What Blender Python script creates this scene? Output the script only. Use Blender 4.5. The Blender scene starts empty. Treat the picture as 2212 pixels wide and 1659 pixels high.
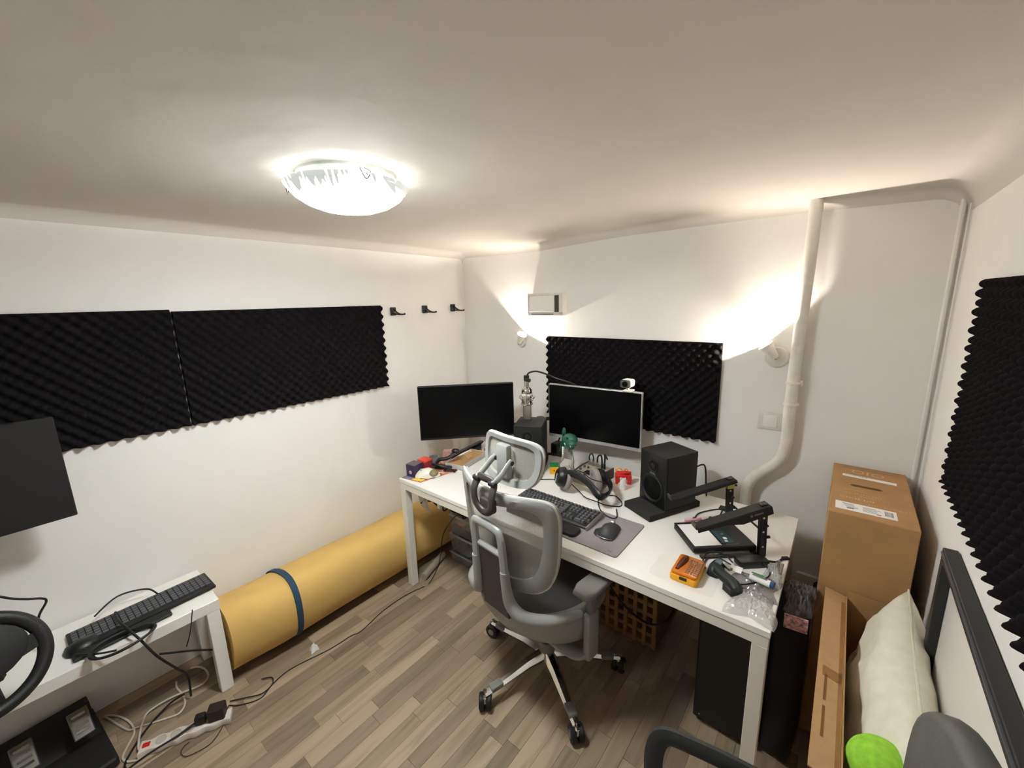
import bpy, bmesh, math, random
from mathutils import Vector, Matrix, Euler
random.seed(7)
PI = math.pi
R = math.radians
SC = bpy.context.scene
COL = SC.collection

# ------------------------------------------------------------------ camera, world, exposure
cd = bpy.data.cameras.new('camera'); cam = bpy.data.objects.new('camera', cd); COL.objects.link(cam)
YAW, PIT, ROL = R(-39.6139), R(-11.4966), R(-1.5055)
f_ = Vector((math.sin(YAW)*math.cos(PIT), math.cos(YAW)*math.cos(PIT), math.sin(PIT)))
r_ = Vector((math.cos(YAW), -math.sin(YAW), 0)); u_ = r_.cross(f_)
r2 = math.cos(ROL)*r_ + math.sin(ROL)*u_; u2 = -math.sin(ROL)*r_ + math.cos(ROL)*u_
m = Matrix((r2, u2, -f_)).transposed().to_4x4(); m.translation = Vector((0, 0, 1.75))
cam.matrix_world = m
cd.sensor_width = 36; cd.lens = 884.04*36/2212; cd.clip_start = 0.02
SC.camera = cam
w = bpy.data.worlds.new('world'); SC.world = w; w.use_nodes = True
w.node_tree.nodes['Background'].inputs[0].default_value = (.01, .01, .01, 1)
w.node_tree.nodes['Background'].inputs[1].default_value = 0.3
SC.view_settings.view_transform = 'Standard'; SC.view_settings.look = 'None'
SC.view_settings.gamma = 1; SC.view_settings.use_curve_mapping = False
SC.view_settings.exposure = 1.55
RIM_STRENGTH = 2.4
DOME_STRENGTH = 50.0        # ceiling lamp glass
BULB_INNER = 8.0            # bulb inside the ceiling lamp (W)
SCONCE_W = 27              # each wall sconce (W)

# ------------------------------------------------------------------ materials
def lin(c):
    return tuple(((x/255)/12.92 if x/255 <= .04045 else ((x/255+.055)/1.055)**2.4) for x in c) + (1,)
MATS = {}
def mat(name, rgb, rough=.6, metal=0, var=.06, scale=30, bump=0, bscale=200, alpha=None, spec=.5, trans=0, sheen=0):
    if name in MATS: return MATS[name]
    M = bpy.data.materials.new(name); M.use_nodes = True
    nt = M.node_tree; b = nt.nodes['Principled BSDF']
    b.inputs['Roughness'].default_value = rough; b.inputs['Metallic'].default_value = metal
    b.inputs['Specular IOR Level'].default_value = spec
    c = lin(rgb)
    tc = nt.nodes.new('ShaderNodeTexCoord')
    n = nt.nodes.new('ShaderNodeTexNoise'); n.inputs['Scale'].default_value = scale; n.inputs['Detail'].default_value = 3
    nt.links.new(tc.outputs['Object'], n.inputs['Vector'])
    rp = nt.nodes.new('ShaderNodeValToRGB')
    rp.color_ramp.elements[0].position = .3; rp.color_ramp.elements[1].position = .7
    rp.color_ramp.elements[0].color = tuple(x*(1-var) for x in c[:3])+(1,)
    rp.color_ramp.elements[1].color = tuple(min(1, x*(1+var)) for x in c[:3])+(1,)
    nt.links.new(n.outputs['Fac'], rp.inputs['Fac']); nt.links.new(rp.outputs['Color'], b.inputs['Base Color'])
    if bump:
        n2 = nt.nodes.new('ShaderNodeTexNoise'); n2.inputs['Scale'].default_value = bscale
        nt.links.new(tc.outputs['Object'], n2.inputs['Vector'])
        bp = nt.nodes.new('ShaderNodeBump'); bp.inputs['Strength'].default_value = bump; bp.inputs['Distance'].default_value = .002
        nt.links.new(n2.outputs['Fac'], bp.inputs['Height']); nt.links.new(bp.outputs['Normal'], b.inputs['Normal'])
    if alpha is not None: b.inputs['Alpha'].default_value = alpha
    if trans: b.inputs['Transmission Weight'].default_value = trans
    MATS[name] = M
    return M
def emis(name, rgb, s):
    M = bpy.data.materials.new(name); M.use_nodes = True
    b = M.node_tree.nodes['Principled BSDF']
    b.inputs['Base Color'].default_value = lin(rgb)
    b.inputs['Emission Color'].default_value = lin(rgb); b.inputs['Emission Strength'].default_value = s
    return M

def plaster(name, rgb, marks=None):
    M = bpy.data.materials.new(name); M.use_nodes = True
    nt = M.node_tree; b = nt.nodes['Principled BSDF']; b.inputs['Roughness'].default_value = .85
    b.inputs['Specular IOR Level'].default_value = .2
    tc = nt.nodes.new('ShaderNodeTexCoord')
    n = nt.nodes.new('ShaderNodeTexNoise'); n.inputs['Scale'].default_value = 2.2; n.inputs['Detail'].default_value = 6; n.inputs['Roughness'].default_value = .6
    nt.links.new(tc.outputs['Object'], n.inputs['Vector'])
    rp = nt.nodes.new('ShaderNodeValToRGB'); c = lin(rgb)
    rp.color_ramp.elements[0].position = .25; rp.color_ramp.elements[1].position = .5
    rp.color_ramp.elements[0].color = tuple(x*.95 for x in c[:3])+(1,); rp.color_ramp.elements[1].color = c
    nt.links.new(n.outputs['Fac'], rp.inputs['Fac']); nt.links.new(rp.outputs['Color'], b.inputs['Base Color'])
    n2 = nt.nodes.new('ShaderNodeTexNoise'); n2.inputs['Scale'].default_value = 9; n2.inputs['Detail'].default_value = 5
    nt.links.new(tc.outputs['Object'], n2.inputs['Vector'])
    bp = nt.nodes.new('ShaderNodeBump'); bp.inputs['Strength'].default_value = .25; bp.inputs['Distance'].default_value = .01
    nt.links.new(n2.outputs['Fac'], bp.inputs['Height']); nt.links.new(bp.outputs['Normal'], b.inputs['Normal'])
    return M

def wood_floor():
    M = bpy.data.materials.new('laminate'); M.use_nodes = True
    nt = M.node_tree; b = nt.nodes['Principled BSDF']; b.inputs['Roughness'].default_value = .42
    tc = nt.nodes.new('ShaderNodeTexCoord'); oi = nt.nodes.new('ShaderNodeObjectInfo')
    geo = nt.nodes.new('ShaderNodeNewGeometry')
    mul = nt.nodes.new('ShaderNodeMath'); mul.operation = 'MULTIPLY'; mul.inputs[1].default_value = 37
    nt.links.new(oi.outputs['Random'], mul.inputs[0])
    cx = nt.nodes.new('ShaderNodeCombineXYZ'); nt.links.new(mul.outputs[0], cx.inputs[2])
    add = nt.nodes.new('ShaderNodeVectorMath'); add.operation = 'ADD'
    nt.links.new(geo.outputs['Position'], add.inputs[0]); nt.links.new(cx.outputs[0], add.inputs[1])
    mp = nt.nodes.new('ShaderNodeMapping'); mp.inputs['Scale'].default_value = (26, 2.3, 1)
    nt.links.new(add.outputs[0], mp.inputs['Vector'])
    n = nt.nodes.new('ShaderNodeTexNoise'); n.inputs['Scale'].default_value = 1.0; n.inputs['Detail'].default_value = 5; n.inputs['Distortion'].default_value = .6
    nt.links.new(mp.outputs[0], n.inputs['Vector'])
    r1 = nt.nodes.new('ShaderNodeValToRGB'); e = r1.color_ramp.elements
    e[0].position = 0; e[0].color = lin((122, 106, 90)); e[1].position = 1; e[1].color = lin((176, 155, 131))
    for p, c in ((.16, (138, 120, 101)), (.4, (152, 133, 111)), (.7, (164, 144, 120))):
        k = e.new(p); k.color = lin(c)
    nt.links.new(oi.outputs['Random'], r1.inputs['Fac'])
    r2_ = nt.nodes.new('ShaderNodeValToRGB'); e = r2_.color_ramp.elements
    e[0].position = .3; e[0].color = (.60, .57, .54, 1); e[1].position = .56; e[1].color = (1.05, 1.04, 1.02, 1)
    nt.links.new(n.outputs['Fac'], r2_.inputs['Fac'])
    mx = nt.nodes.new('ShaderNodeMix'); mx.data_type = 'RGBA'; mx.blend_type = 'MULTIPLY'; mx.inputs[0].default_value = .8
    nt.links.new(r1.outputs['Color'], mx.inputs[6]); nt.links.new(r2_.outputs['Color'], mx.inputs[7])
    nt.links.new(mx.outputs[2], b.inputs['Base Color'])
    return M

WALL = plaster('white wall paint', (236, 233, 228))
CEIL = plaster('ceiling paint', (210, 203, 195))
FLOOR = wood_floor()
WHITE = mat('white laminate', (236, 233, 226), .35, var=.008)
WMET = mat('white painted metal', (226, 222, 210), .45, var=.01)
BLACK = mat('black plastic', (16, 16, 17), .42)
MATT = mat('matte black plastic', (20, 19, 20), .65, bump=.1)
FOAM = mat('charcoal foam', (27, 25, 26), .95, spec=.05, bump=.3, bscale=500)
SCREEN = mat('dark screen', (4, 4, 5), .3, var=0, spec=.18)
SILVER = mat('silver plastic', (196, 196, 198), .35, .3)
CHROME = mat('chrome', (215, 213, 208), .12, 1)
ALU = mat('brushed aluminium', (170, 168, 160), .3, .9)
GREY = mat('light grey plastic', (150, 151, 147), .42, var=.01)
GREY2 = mat('mid grey plastic', (126, 124, 119), .5, var=.01)
DGREY = mat('dark brown grey plastic', (62, 56, 52), .5)
CARD = mat('brown cardboard', (176, 134, 88), .85, var=.08, scale=12, bump=.15, bscale=60)
CARD2 = mat('pale cardboard', (190, 150, 105), .85, var=.06)
PAPER = mat('white paper', (238, 236, 232), .7, var=.02)
INK = mat('grey print', (120, 118, 122), .8)
PALEINK = mat('pale print', (206, 172, 132), .85)
RED = mat('red plastic', (200, 30, 28), .35)
ORANGE = mat('orange plastic', (240, 150, 30), .35)
YELLOW = mat('yellow plastic', (240, 172, 14), .4)
GREEN = mat('dark green plastic', (24, 92, 66), .4)
GREEN2 = mat('bright green plastic', (20, 128, 70), .4)
LIME = mat('lime plush', (150, 208, 60), .95, var=.15, scale=60, bump=.6, bscale=90)
CREAM = mat('cream fabric', (226, 222, 204), .9, var=.06, scale=25, bump=.4, bscale=40)
YFOAM = mat('yellow foam', (217, 178, 104), .9, var=.04, scale=8, bump=.15, bscale=150)
NAVY = mat('navy elastic', (36, 66, 92), .8)
RUBBER = mat('black rubber', (11, 11, 12), .6)
BLUE = mat('blue plastic', (60, 84, 128), .5)
MAT_ = mat('grey mouse mat', (150, 143, 146), .8, var=.03)

# ------------------------------------------------------------------ mesh builder
class MB:
    def __init__(s): s.v = []; s.f = []
    def add(s, vs, fs, M=None):
        k = len(s.v)
        s.v += [tuple(M @ Vector(v)) if M else tuple(v) for v in vs]
        s.f += [tuple(i+k for i in f) for f in fs]
        return s
    def bm(s, b, M=None):
        b.verts.index_update()
        return s.add([v.co for v in b.verts], [[v.index for v in f.verts] for f in b.faces], M)
    def box(s, a, b, bev=0, M=None, seg=1):
        q = bmesh.new(); bmesh.ops.create_cube(q, size=1)
        for v in q.verts:
            v.co = Vector([(a[i]+b[i])/2 + v.co[i]*(b[i]-a[i]) for i in range(3)])
        if bev: bmesh.ops.bevel(q, geom=q.edges[:], offset=bev, segments=seg, affect='EDGES', profile=.5)
        s.bm(q, M); q.free(); return s
    def cyl(s, p, q, r, r2=None, n=16, cap=True):
        p = Vector(p); q = Vector(q); r2 = r if r2 is None else r2
        d = (q-p).normalized(); a = d.orthogonal().normalized(); b = d.cross(a)
        vs = [p+(a*math.cos(2*PI*i/n)+b*math.sin(2*PI*i/n))*r for i in range(n)] + [q+(a*math.cos(2*PI*i/n)+b*math.sin(2*PI*i/n))*r2 for i in range(n)]
        fs = [(i, (i+1) % n, n+(i+1) % n, n+i) for i in range(n)]
        if cap: fs += [tuple(range(n))[::-1], tuple(range(n, 2*n))]
        return s.add(vs, fs)
    def lathe(s, prof, n=24, M=None):
        vs = [(r*math.cos(2*PI*i/n), r*math.sin(2*PI*i/n), z) for r, z in prof for i in range(n)]
        fs = [(j*n+i, j*n+(i+1) % n, (j+1)*n+(i+1) % n, (j+1)*n+i) for j in range(len(prof)-1) for i in range(n)]
        if prof[0][0] > 1e-5: fs.append(tuple(range(n))[::-1])
        if prof[-1][0] > 1e-5: fs.append(tuple(range((len(prof)-1)*n, len(prof)*n)))
        return s.add(vs, fs, M)
    def tube(s, pts, r, n=8, closed=False, smooth=True, flat=None, up=None):
        pts = [Vector(p) for p in pts]
        if smooth and len(pts) > 2: pts = spline(pts, 6, closed)
        N = len(pts); vs = []; prev = None
        for i, p in enumerate(pts):
            if closed: d = pts[(i+1) % N]-pts[i-1]
            else: d = pts[min(i+1, N-1)]-pts[max(i-1, 0)]
            if d.length < 1e-9: d = Vector((0, 0, 1))
            d.normalize()
            if up is not None:
                a = Vector(up)-d*d.dot(Vector(up)); a.normalize()
            elif prev is None: a = d.orthogonal().normalized()
            else: a = prev-d*prev.dot(d); a.normalize()
            prev = a; b = d.cross(a)
            rr = rint(r, i/(N-1)) if isinstance(r, (list, tuple)) else r
            ra, rb = (rr, rr) if flat is None else flat
            vs += [p+a*math.cos(2*PI*k/n+PI/n)*ra+b*math.sin(2*PI*k/n+PI/n)*rb for k in range(n)]
        fs = [(i*n+k, i*n+(k+1) % n, ((i+1) % N)*n+(k+1) % n, ((i+1) % N)*n+k) for i in range(N if closed else N-1) for k in range(n)]
        if not closed: fs += [tuple(range(n))[::-1], tuple(range((N-1)*n, N*n))]
        return s.add(vs, fs)
    def sphere(s, c, r, n=16, sc=(1, 1, 1), M=None):
        q = bmesh.new(); bmesh.ops.create_uvsphere(q, u_segments=n, v_segments=max(6, n//2), radius=1)
        for v in q.verts: v.co = Vector((c[0]+v.co.x*r*sc[0], c[1]+v.co.y*r*sc[1], c[2]+v.co.z*r*sc[2]))
        s.bm(q, M); q.free(); return s
    def prism(s, poly, z0, z1, M=None, bev=0):
        q = bmesh.new(); vs = [q.verts.new((x, y, z0)) for x, y in poly]; f = q.faces.new(vs)
        ex = bmesh.ops.extrude_face_region(q, geom=[f])
        bmesh.ops.translate(q, vec=(0, 0, z1-z0), verts=[g for g in ex['geom'] if isinstance(g, bmesh.types.BMVert)])
        bmesh.ops.recalc_face_normals(q, faces=q.faces[:])
        if bev:
            es = [e for e in q.edges if abs(e.verts[0].co.z-e.verts[1].co.z) < 1e-6]
            bmesh.ops.bevel(q, geom=es, offset=bev, segments=2, affect='EDGES', profile=.5)
        s.bm(q, M); q.free(); return s
    def out(s, name, material, parent=None, smooth=None, loc=None, rot=None, mods=None):
        me = bpy.data.meshes.new(name); me.from_pydata(s.v, [], s.f)
        me.validate(); me.update()
        b = bmesh.new(); b.from_mesh(me); bmesh.ops.recalc_face_normals(b, faces=b.faces[:]); b.to_mesh(me); b.free()
        if smooth != 0:
            try: me.shade_smooth()
            except Exception: pass
            try: me.set_sharp_from_angle(angle=R(35 if smooth is None else smooth))
            except Exception: pass
        me.materials.append(material)
        o = bpy.data.objects.new(name, me); COL.objects.link(o)
        if parent: o.parent = parent
        if loc: o.location = loc
        if rot: o.rotation_euler = rot
        return o
def rint(r, t):
    x = t*(len(r)-1); i = min(int(x), len(r)-2); return r[i]+(r[i+1]-r[i])*(x-i)
def spline(P, k=6, closed=False):
    out = []; n = len(P)
    rng = range(n if closed else n-1)
    for i in rng:
        if closed: a, b, c, d = P[i-1], P[i], P[(i+1) % n], P[(i+2) % n]
        else: a, b, c, d = P[max(i-1, 0)], P[i], P[i+1], P[min(i+2, n-1)]
        for j in range(k):
            t = j/k
            out.append(.5*((2*b)+(c-a)*t+(2*a-5*b+4*c-d)*t*t+(3*b-a-3*c+d)*t**3))
    if not closed: out.append(P[-1].copy())
    return out
def tag(o, label=None, cat=None, group=None, kind=None):
    if label: o['label'] = label
    if cat: o['category'] = cat
    if group: o['group'] = group
    if kind: o['kind'] = kind
    return o
def thing(name, label, cat, loc=(0, 0, 0), rz=0, group=None, rot=None):
    o = bpy.data.objects.new(name, None); COL.objects.link(o); o.empty_display_size = .05
    o.location = loc; o.rotation_euler = rot if rot else (0, 0, rz)
    return tag(o, label, cat, group)
def rrect(w, h, r, n=5, cx=0, cy=0):
    P = []
    for sx, sy, a0 in ((1, 1, 0), (-1, 1, 90), (-1, -1, 180), (1, -1, 270)):
        for i in range(n+1):
            a = R(a0+90*i/n)
            P.append((cx+sx*(w/2-r)+r*math.cos(a), cy+sy*(h/2-r)+r*math.sin(a)))
    return P
def dup(root, **kw):
    c = root.copy(); COL.objects.link(c)
    for ch in list(root.children):
        d = dup(ch); d.parent = c
    for k, v in kw.items(): setattr(c, k, v)
    return c
def text(body, size, material, name='printed_text', parent=None, M=None, ext=.0002):
    cu = bpy.data.curves.new('t', 'FONT'); cu.body = body; cu.size = size; cu.extrude = ext; cu.align_x = 'CENTER'; cu.align_y = 'CENTER'
    cu.resolution_u = 2
    o = bpy.data.objects.new('t', cu); COL.objects.link(o)
    dg = bpy.context.evaluated_depsgraph_get(); me = bpy.data.meshes.new_from_object(o.evaluated_get(dg))
    bpy.data.objects.remove(o); me.name = name
    if M: me.transform(M)
    me.materials.clear(); me.materials.append(material)
    r = bpy.data.objects.new(name, me); COL.objects.link(r)
    if parent: r.parent = parent
    return r
def Mloc(x, y, z, rz=0, rx=0, ry=0):
    return Matrix.Translation((x, y, z)) @ Euler((rx, ry, rz)).to_matrix().to_4x4()

# ------------------------------------------------------------------ room
XL, XR, YB, YF = -2.42, .30, 2.35, -1.35
tag(MB().box((XL-.12, YF-.12, 0), (XL, YB+.12, 2.3)).out('wall_left', WALL, smooth=0), kind='structure')
tag(MB().box((XL, YB, 0), (XR, YB+.12, 2.3)).out('wall_back', WALL, smooth=0), kind='structure')
tag(MB().box((XR, YF-.12, 0), (XR+.12, YB+.12, 2.3)).out('wall_right', WALL, smooth=0), kind='structure')
tag(MB().box((XL, YF-.12, 0), (XR, YF, 2.3)).out('wall_front', WALL, smooth=0), kind='structure')
floor = tag(MB().box((XL, YF, -.08), (XR, YB, -.004)).out('floor', FLOOR, smooth=0), kind='structure')
# ceiling: hand-plastered, coved into the walls
def ceil_z(x, y):
    z = 2.138 + .010*math.sin(1.7*x+.6)*math.cos(1.3*y)
    z -= .028*math.exp(-((x+1.75)/.5)**2-((y-2.35)/.5)**2)
    z += .01*math.exp(-((x+.2)/.5)**2-((y-2.35)/.4)**2)
    return z
def cove(d, r):
    return 0 if d >= r else r-math.sqrt(max(0, r*r-(r-d)**2))
def axis(a, b, ra, rb, n):
    s = [a+ra*(1-math.cos(R(90)*i/7)) for i in range(8)]
    e = [b-rb*(1-math.cos(R(90)*i/7)) for i in range(8)][::-1]
    mid = [s[-1]+(e[0]-s[-1])*i/n for i in range(1, n)]
    return s+mid+e
xs = axis(XL, XR, .05, .10, 46); ys = axis(YF, YB, .04, .045, 50)
cv = []
for y in ys:
    for x in xs:
        cv.append((x, y, ceil_z(x, y)-cove(x-XL, .05)-cove(XR-x, .10)-cove(YB-y, .045)))
nx = len(xs)
cf = [(j*nx+i, j*nx+i+1, (j+1)*nx+i+1, (j+1)*nx+i) for j in range(len(ys)-1) for i in range(nx-1)]
k = len(cv)
cv += [(x, y, 2.34) for x, y in ((XL, YF), (XR, YF), (XR, YB), (XL, YB))]; cf += [(k, k+1, k+2, k+3)]
b0 = [j for j in range(nx)]; t0 = [(len(ys)-1)*nx+j for j in range(nx)]
l0 = [j*nx for j in range(len(ys))]; r0 = [j*nx+nx-1 for j in range(len(ys))]
cf += [tuple([k]+b0+[k+1]), tuple([k+3]+t0+[k+2]), tuple([k]+l0+[k+3]), tuple([k+1]+r0+[k+2])]
tag(MB().add(cv, cf).out('ceiling', CEIL, smooth=50), kind='structure')
# plaster bead in the right corner of the back wall
tag(MB().tube([(XR-.022, YB-.004, .0), (XR-.022, YB-.004, 1.0), (XR-.020, YB-.004, 2.08)], .009, n=8).tube([(XR-.003, YB-.028, 0), (XR-.003, YB-.028, 2.06)], .005, n=6, smooth=False)
    .out('trim_1', WALL), kind='structure')
# laminate strips
PL = []
for L_ in (.30, .38, .46, .54, .62):
    me = MB().box((-.0327, -L_/2+.0005, -.008), (.0327, L_/2-.0005, 0), bev=.0007).out('plank', FLOOR, smooth=0)
    PL.append((L_, me.data)); bpy.data.objects.remove(me)
cx = XL+.0335; ci = 0
while cx < XR-.02:
    y = -.75+random.random()*.3
    while y < YB-.03:
        L_, me = random.choice(PL)
        s = min(1, (YB-.002-y)/L_)
        o = bpy.data.objects.new('plank', me); COL.objects.link(o); o.parent = floor
        o.location = (cx, y+L_*s/2, random.uniform(-.0003, 0)); o.scale = (1, s, 1)
        y += L_*s
    cx += .066; ci += 1

# ------------------------------------------------------------------ acoustic foam
def foam(name, label, W, H, M, pitch=.052, dx=.0058, amp=.025):
    nu, nv = int(W/dx), int(H/dx); v = []; f = []
    for j in range(nv+1):
        for i in range(nu+1):
            u, t = W*i/nu, H*j/nv
            q = .5+.5*math.cos(2*PI*u/pitch)*math.cos(2*PI*t/pitch)
            h = .012+amp*(.35*q+.65*q*q*(3-2*q))
            e = min(i, nu-i, j, nv-j)
            v.append((u, t, h))
    n = nu+1
    f = [(j*n+i, j*n+i+1, (j+1)*n+i+1, (j+1)*n+i) for j in range(nv) for i in range(nu)]
    k = len(v); v += [(0, 0, 0), (W, 0, 0), (W, H, 0), (0, H, 0)]
    f += [(k+3, k+2, k+1, k), tuple([k]+[i for i in range(n)]+[k+1]), tuple([k+3]+[nv*n+i for i in range(n)]+[k+2]),
          tuple([k]+[j*n for j in range(nv+1)]+[k+3]), tuple([k+1]+[j*n+nu for j in range(nv+1)]+[k+2])]
    o = MB().add(v, f, M).out(name, FOAM, smooth=60)
    return tag(o, label, 'acoustic foam')
ML = Matrix.Translation((XL+.001, -.62, 1.203)) @ Matrix(((0, 0, 1, 0), (1, 0, 0, 0), (0, 1, 0, 0), (0, 0, 0, 1)))
foam('acoustic_foam', 'black egg-crate foam panel on the left wall, the one running out of the picture', 1.095, .547, ML)
ML = Matrix.Translation((XL+.001, .482, 1.202)) @ Matrix(((0, 0, 1, 0), (1, 0, 0, 0), (0, 1, 0, 0), (0, 0, 0, 1)))
foam('acoustic_foam', 'black egg-crate foam panel on the left wall beside the three coat hooks', 1.09, .54, ML)
MBk = Matrix.Translation((-1.604, YB-.001, .965)) @ Matrix(((1, 0, 0, 0), (0, 0, -1, 0), (0, 1, 0, 0), (0, 0, 0, 1)))
foam('acoustic_foam', 'black egg-crate foam panel on the back wall behind the silver-framed monitor', 1.10, .54, MBk)
MR = Matrix.Translation((XR-.001, 1.748, 1.165)) @ Matrix(((0, 0, -1, 0), (-1, 0, 0, 0), (0, 1, 0, 0), (0, 0, 0, 1)))
foam('acoustic_foam', 'black egg-crate foam panel on the right wall above the black frame', 1.05, .61, MR, dx=.005)

# ------------------------------------------------------------------ ceiling lamp
lamp = thing('ceiling_lamp', 'round glass dome ceiling lamp, switched on', 'lamp', (-1.225, .725, 0), R(20))
MB().lathe([(.138, 2.137), (.143, 2.135), (.143, 2.124), (.137, 2.120), (.0, 2.120)], 40).out('base', mat('lamp base', (225, 228, 222), .5), lamp)
M = bpy.data.materials.new('glowing striped glass'); M.use_nodes = True
nt = M.node_tree; b = nt.nodes['Principled BSDF']
b.inputs['Base Color'].default_value = (.50, .53, .46, 1); b.inputs['Roughness'].default_value = .2
tc = nt.nodes.new('ShaderNodeTexCoord'); sp = nt.nodes.new('ShaderNodeSeparateXYZ'); nt.links.new(tc.outputs['Object'], sp.inputs[0])
dt = nt.nodes.new('ShaderNodeVectorMath'); dt.operation = 'DOT_PRODUCT'; dt.inputs[1].default_value = (75*math.cos(R(19.6)), 75*math.sin(R(19.6)), 0)
nt.links.new(tc.outputs['Object'], dt.inputs[0]); dz_ = nt.nodes.new('ShaderNodeMath'); dz_.operation = 'MULTIPLY'; dz_.inputs[1].default_value = 18
nt.links.new(sp.outputs[2], dz_.inputs[0]); mp = nt.nodes.new('ShaderNodeCombineXYZ'); nt.links.new(dt.outputs['Value'], mp.inputs[0]); nt.links.new(dz_.outputs[0], mp.inputs[1])
ns = nt.nodes.new('ShaderNodeTexNoise'); ns.inputs['Scale'].default_value = 1; ns.inputs['Detail'].default_value = 1
nt.links.new(mp.outputs[0], ns.inputs[0])
mr = nt.nodes.new('ShaderNodeMapRange'); mr.inputs[1].default_value = 2.045; mr.inputs[2].default_value = 2.09; mr.inputs[3].default_value = -.25; mr.inputs[4].default_value = .06
nt.links.new(sp.outputs[2], mr.inputs[0])
ad = nt.nodes.new('ShaderNodeMath'); ad.operation = 'ADD'; nt.links.new(ns.outputs['Fac'], ad.inputs[0]); nt.links.new(mr.outputs[0], ad.inputs[1])
rp = nt.nodes.new('ShaderNodeValToRGB'); e = rp.color_ramp.elements
e[0].position = .50; e[0].color = (1, 1, 1, 1); e[1].position = .52; e[1].color = (0, 0, 0, 1)
nt.links.new(ad.outputs[0], rp.inputs[0])
mm = nt.nodes.new('ShaderNodeMapRange'); mm.inputs[3].default_value = .17; mm.inputs[4].default_value = DOME_STRENGTH
nt.links.new(rp.outputs[0], mm.inputs[0])
zf = nt.nodes.new('ShaderNodeMapRange'); zf.inputs[1].default_value = 2.048; zf.inputs[2].default_value = 2.078; zf.inputs[3].default_value = DOME_STRENGTH; zf.inputs[4].default_value = RIM_STRENGTH
nt.links.new(sp.outputs[2], zf.inputs[0]); nt.links.new(zf.outputs[0], mm.inputs[4]); nt.links.new(mm.outputs[0], b.inputs['Emission Strength'])
b.inputs['Emission Color'].default_value = (.94, 1, 1, 1)
MB().lathe([(.1745, 2.102), (.178, 2.098), (.170, 2.087), (.152, 2.069), (.122, 2.050), (.083, 2.036), (.04, 2.028), (.001, 2.026)], 64).out('glass_dome', M, lamp, smooth=180)
for a in (205, 325, 85):
    MB().tube([(.137*math.cos(R(a)), .137*math.sin(R(a)), 2.122), (.172*math.cos(R(a-4)), .172*math.sin(R(a-4)), 2.108), (.178*math.cos(R(a)), .178*math.sin(R(a)), 2.083), (.172*math.cos(R(a+5)), .172*math.sin(R(a+5)), 2.104), (.137*math.cos(R(a+4)), .137*math.sin(R(a+4)), 2.122)], .0016, n=6).out('wire_clip', mat('clip wire', (90, 88, 70), .3, .8), lamp)
def plight(name, loc, watt, col, size, parent=None):
    l = bpy.data.lights.new(name, 'POINT'); l.energy = watt; l.color = col; l.shadow_soft_size = size
    o = bpy.data.objects.new(name, l); COL.objects.link(o); o.location = loc
    if parent: o.parent = parent
    return o
for a in range(6):
    plight('bulb_light', (.10*math.cos(R(60*a)), .10*math.sin(R(60*a)), 2.100), BULB_INNER/6, (.96, 1, .98), .012, lamp)

# ------------------------------------------------------------------ wall sconces
OPAL = mat('opal glass', (236, 232, 222), .3, var=.01)
MWH = mat('white enamel', (222, 217, 206), .4)
def sconce(label, x, z, axis_dir, plate_r=.048):
    s = thing('wall_sconce', label, 'lamp', (x, YB, z))
    Mp = Mloc(0, 0, 0, rx=PI/2)
    MB().lathe([(plate_r, .0005), (plate_r, .006), (plate_r*.9, .012), (.0, .018)], 32, Mp).out('wall_plate', MWH, s)
    d = Vector(axis_dir).normalized()
    j = Vector((0, -.034, 0))
    MB().tube([(0, -.01, 0), j], .008, n=10, smooth=False).sphere(j, .012, 12).out('arm_joint', CHROME, s)
    q = d.to_track_quat('Z', 'Y').to_matrix().to_4x4()
    Ms = Matrix.Translation(j) @ q
    sh = MB().lathe([(.012, .0), (.017, .008), (.022, .03), (.029, .06), (.034, .078), (.0325, .078), (.0275, .06), (.02, .03), (.014, .01), (.001, .008)], 32, Ms).out('glass_shade', OPAL, s, smooth=60)
    bp = Ms @ Vector((0, 0, .068))
    bl = MB().sphere(Ms @ Vector((0, 0, .058)), .012, 12).out('bulb', BULBM, s)
    return s, Vector(s.location)+bp
BULBM = emis('glowing bulb', (255, 214, 160), 22)
s1, p1 = sconce('small white wall sconce at the left, between the corner and the foam panel', -1.842, 1.448, (.50, -.16, .82), .034)
plight('sconce_light', p1-Vector(s1.location), SCONCE_W, (1, .90, .79), .005, s1)
s2, p2 = sconce('small white wall sconce on the round plate beside the white pipe', -.262, 1.447, (-.60, -.14, .78), .052)
plight('sconce_light', p2-Vector(s2.location), SCONCE_W, (1, .90, .79), .005, s2)

# ------------------------------------------------------------------ wall vent, hooks, switch, pipe, socket
v = thing('wall_vent', 'white box vent with a sliding shutter high on the back wall', 'vent', (-1.598, YB, 1.72))
MB().box((-.14, -.050, -.072), (.14, 0, .072), .003).out('housing', MWH, v)
fr = MB()
for a, b_ in (((-.142, -.056, .060), (.142, -.048, .074)), ((-.142, -.056, -.074), (.142, -.048, -.054)), ((.112, -.056, -.06), (.142, -.048, .064)), ((-.142, -.056, -.06), (-.134, -.048, .064))):
    fr.box(a, b_, .001)
fr.out('frame', MWH, v)
MB().box((-.128, -.060, -.05), (.075, -.051, .058), .002).out('shutter', WHITE, v)
MB().box((.078, -.0515, -.05), (.110, -.0502, .058)).out('opening', mat('vent opening', (70, 62, 50), .8), v)
MB().box((-.11, -.0575, -.068), (.07, -.0562, -.060)).out('label_strip', INK, v)
hk = thing('coat_hook', 'black plastic coat hook nearest the foam panel', 'hook', (XL, 1.668, 1.70), 0, 'coat hooks on the left wall')
hb = MB().box((0.001, -.019, -.028), (.022, .019, .028), .005, seg=2).out('mount', BLACK, hk)
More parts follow.
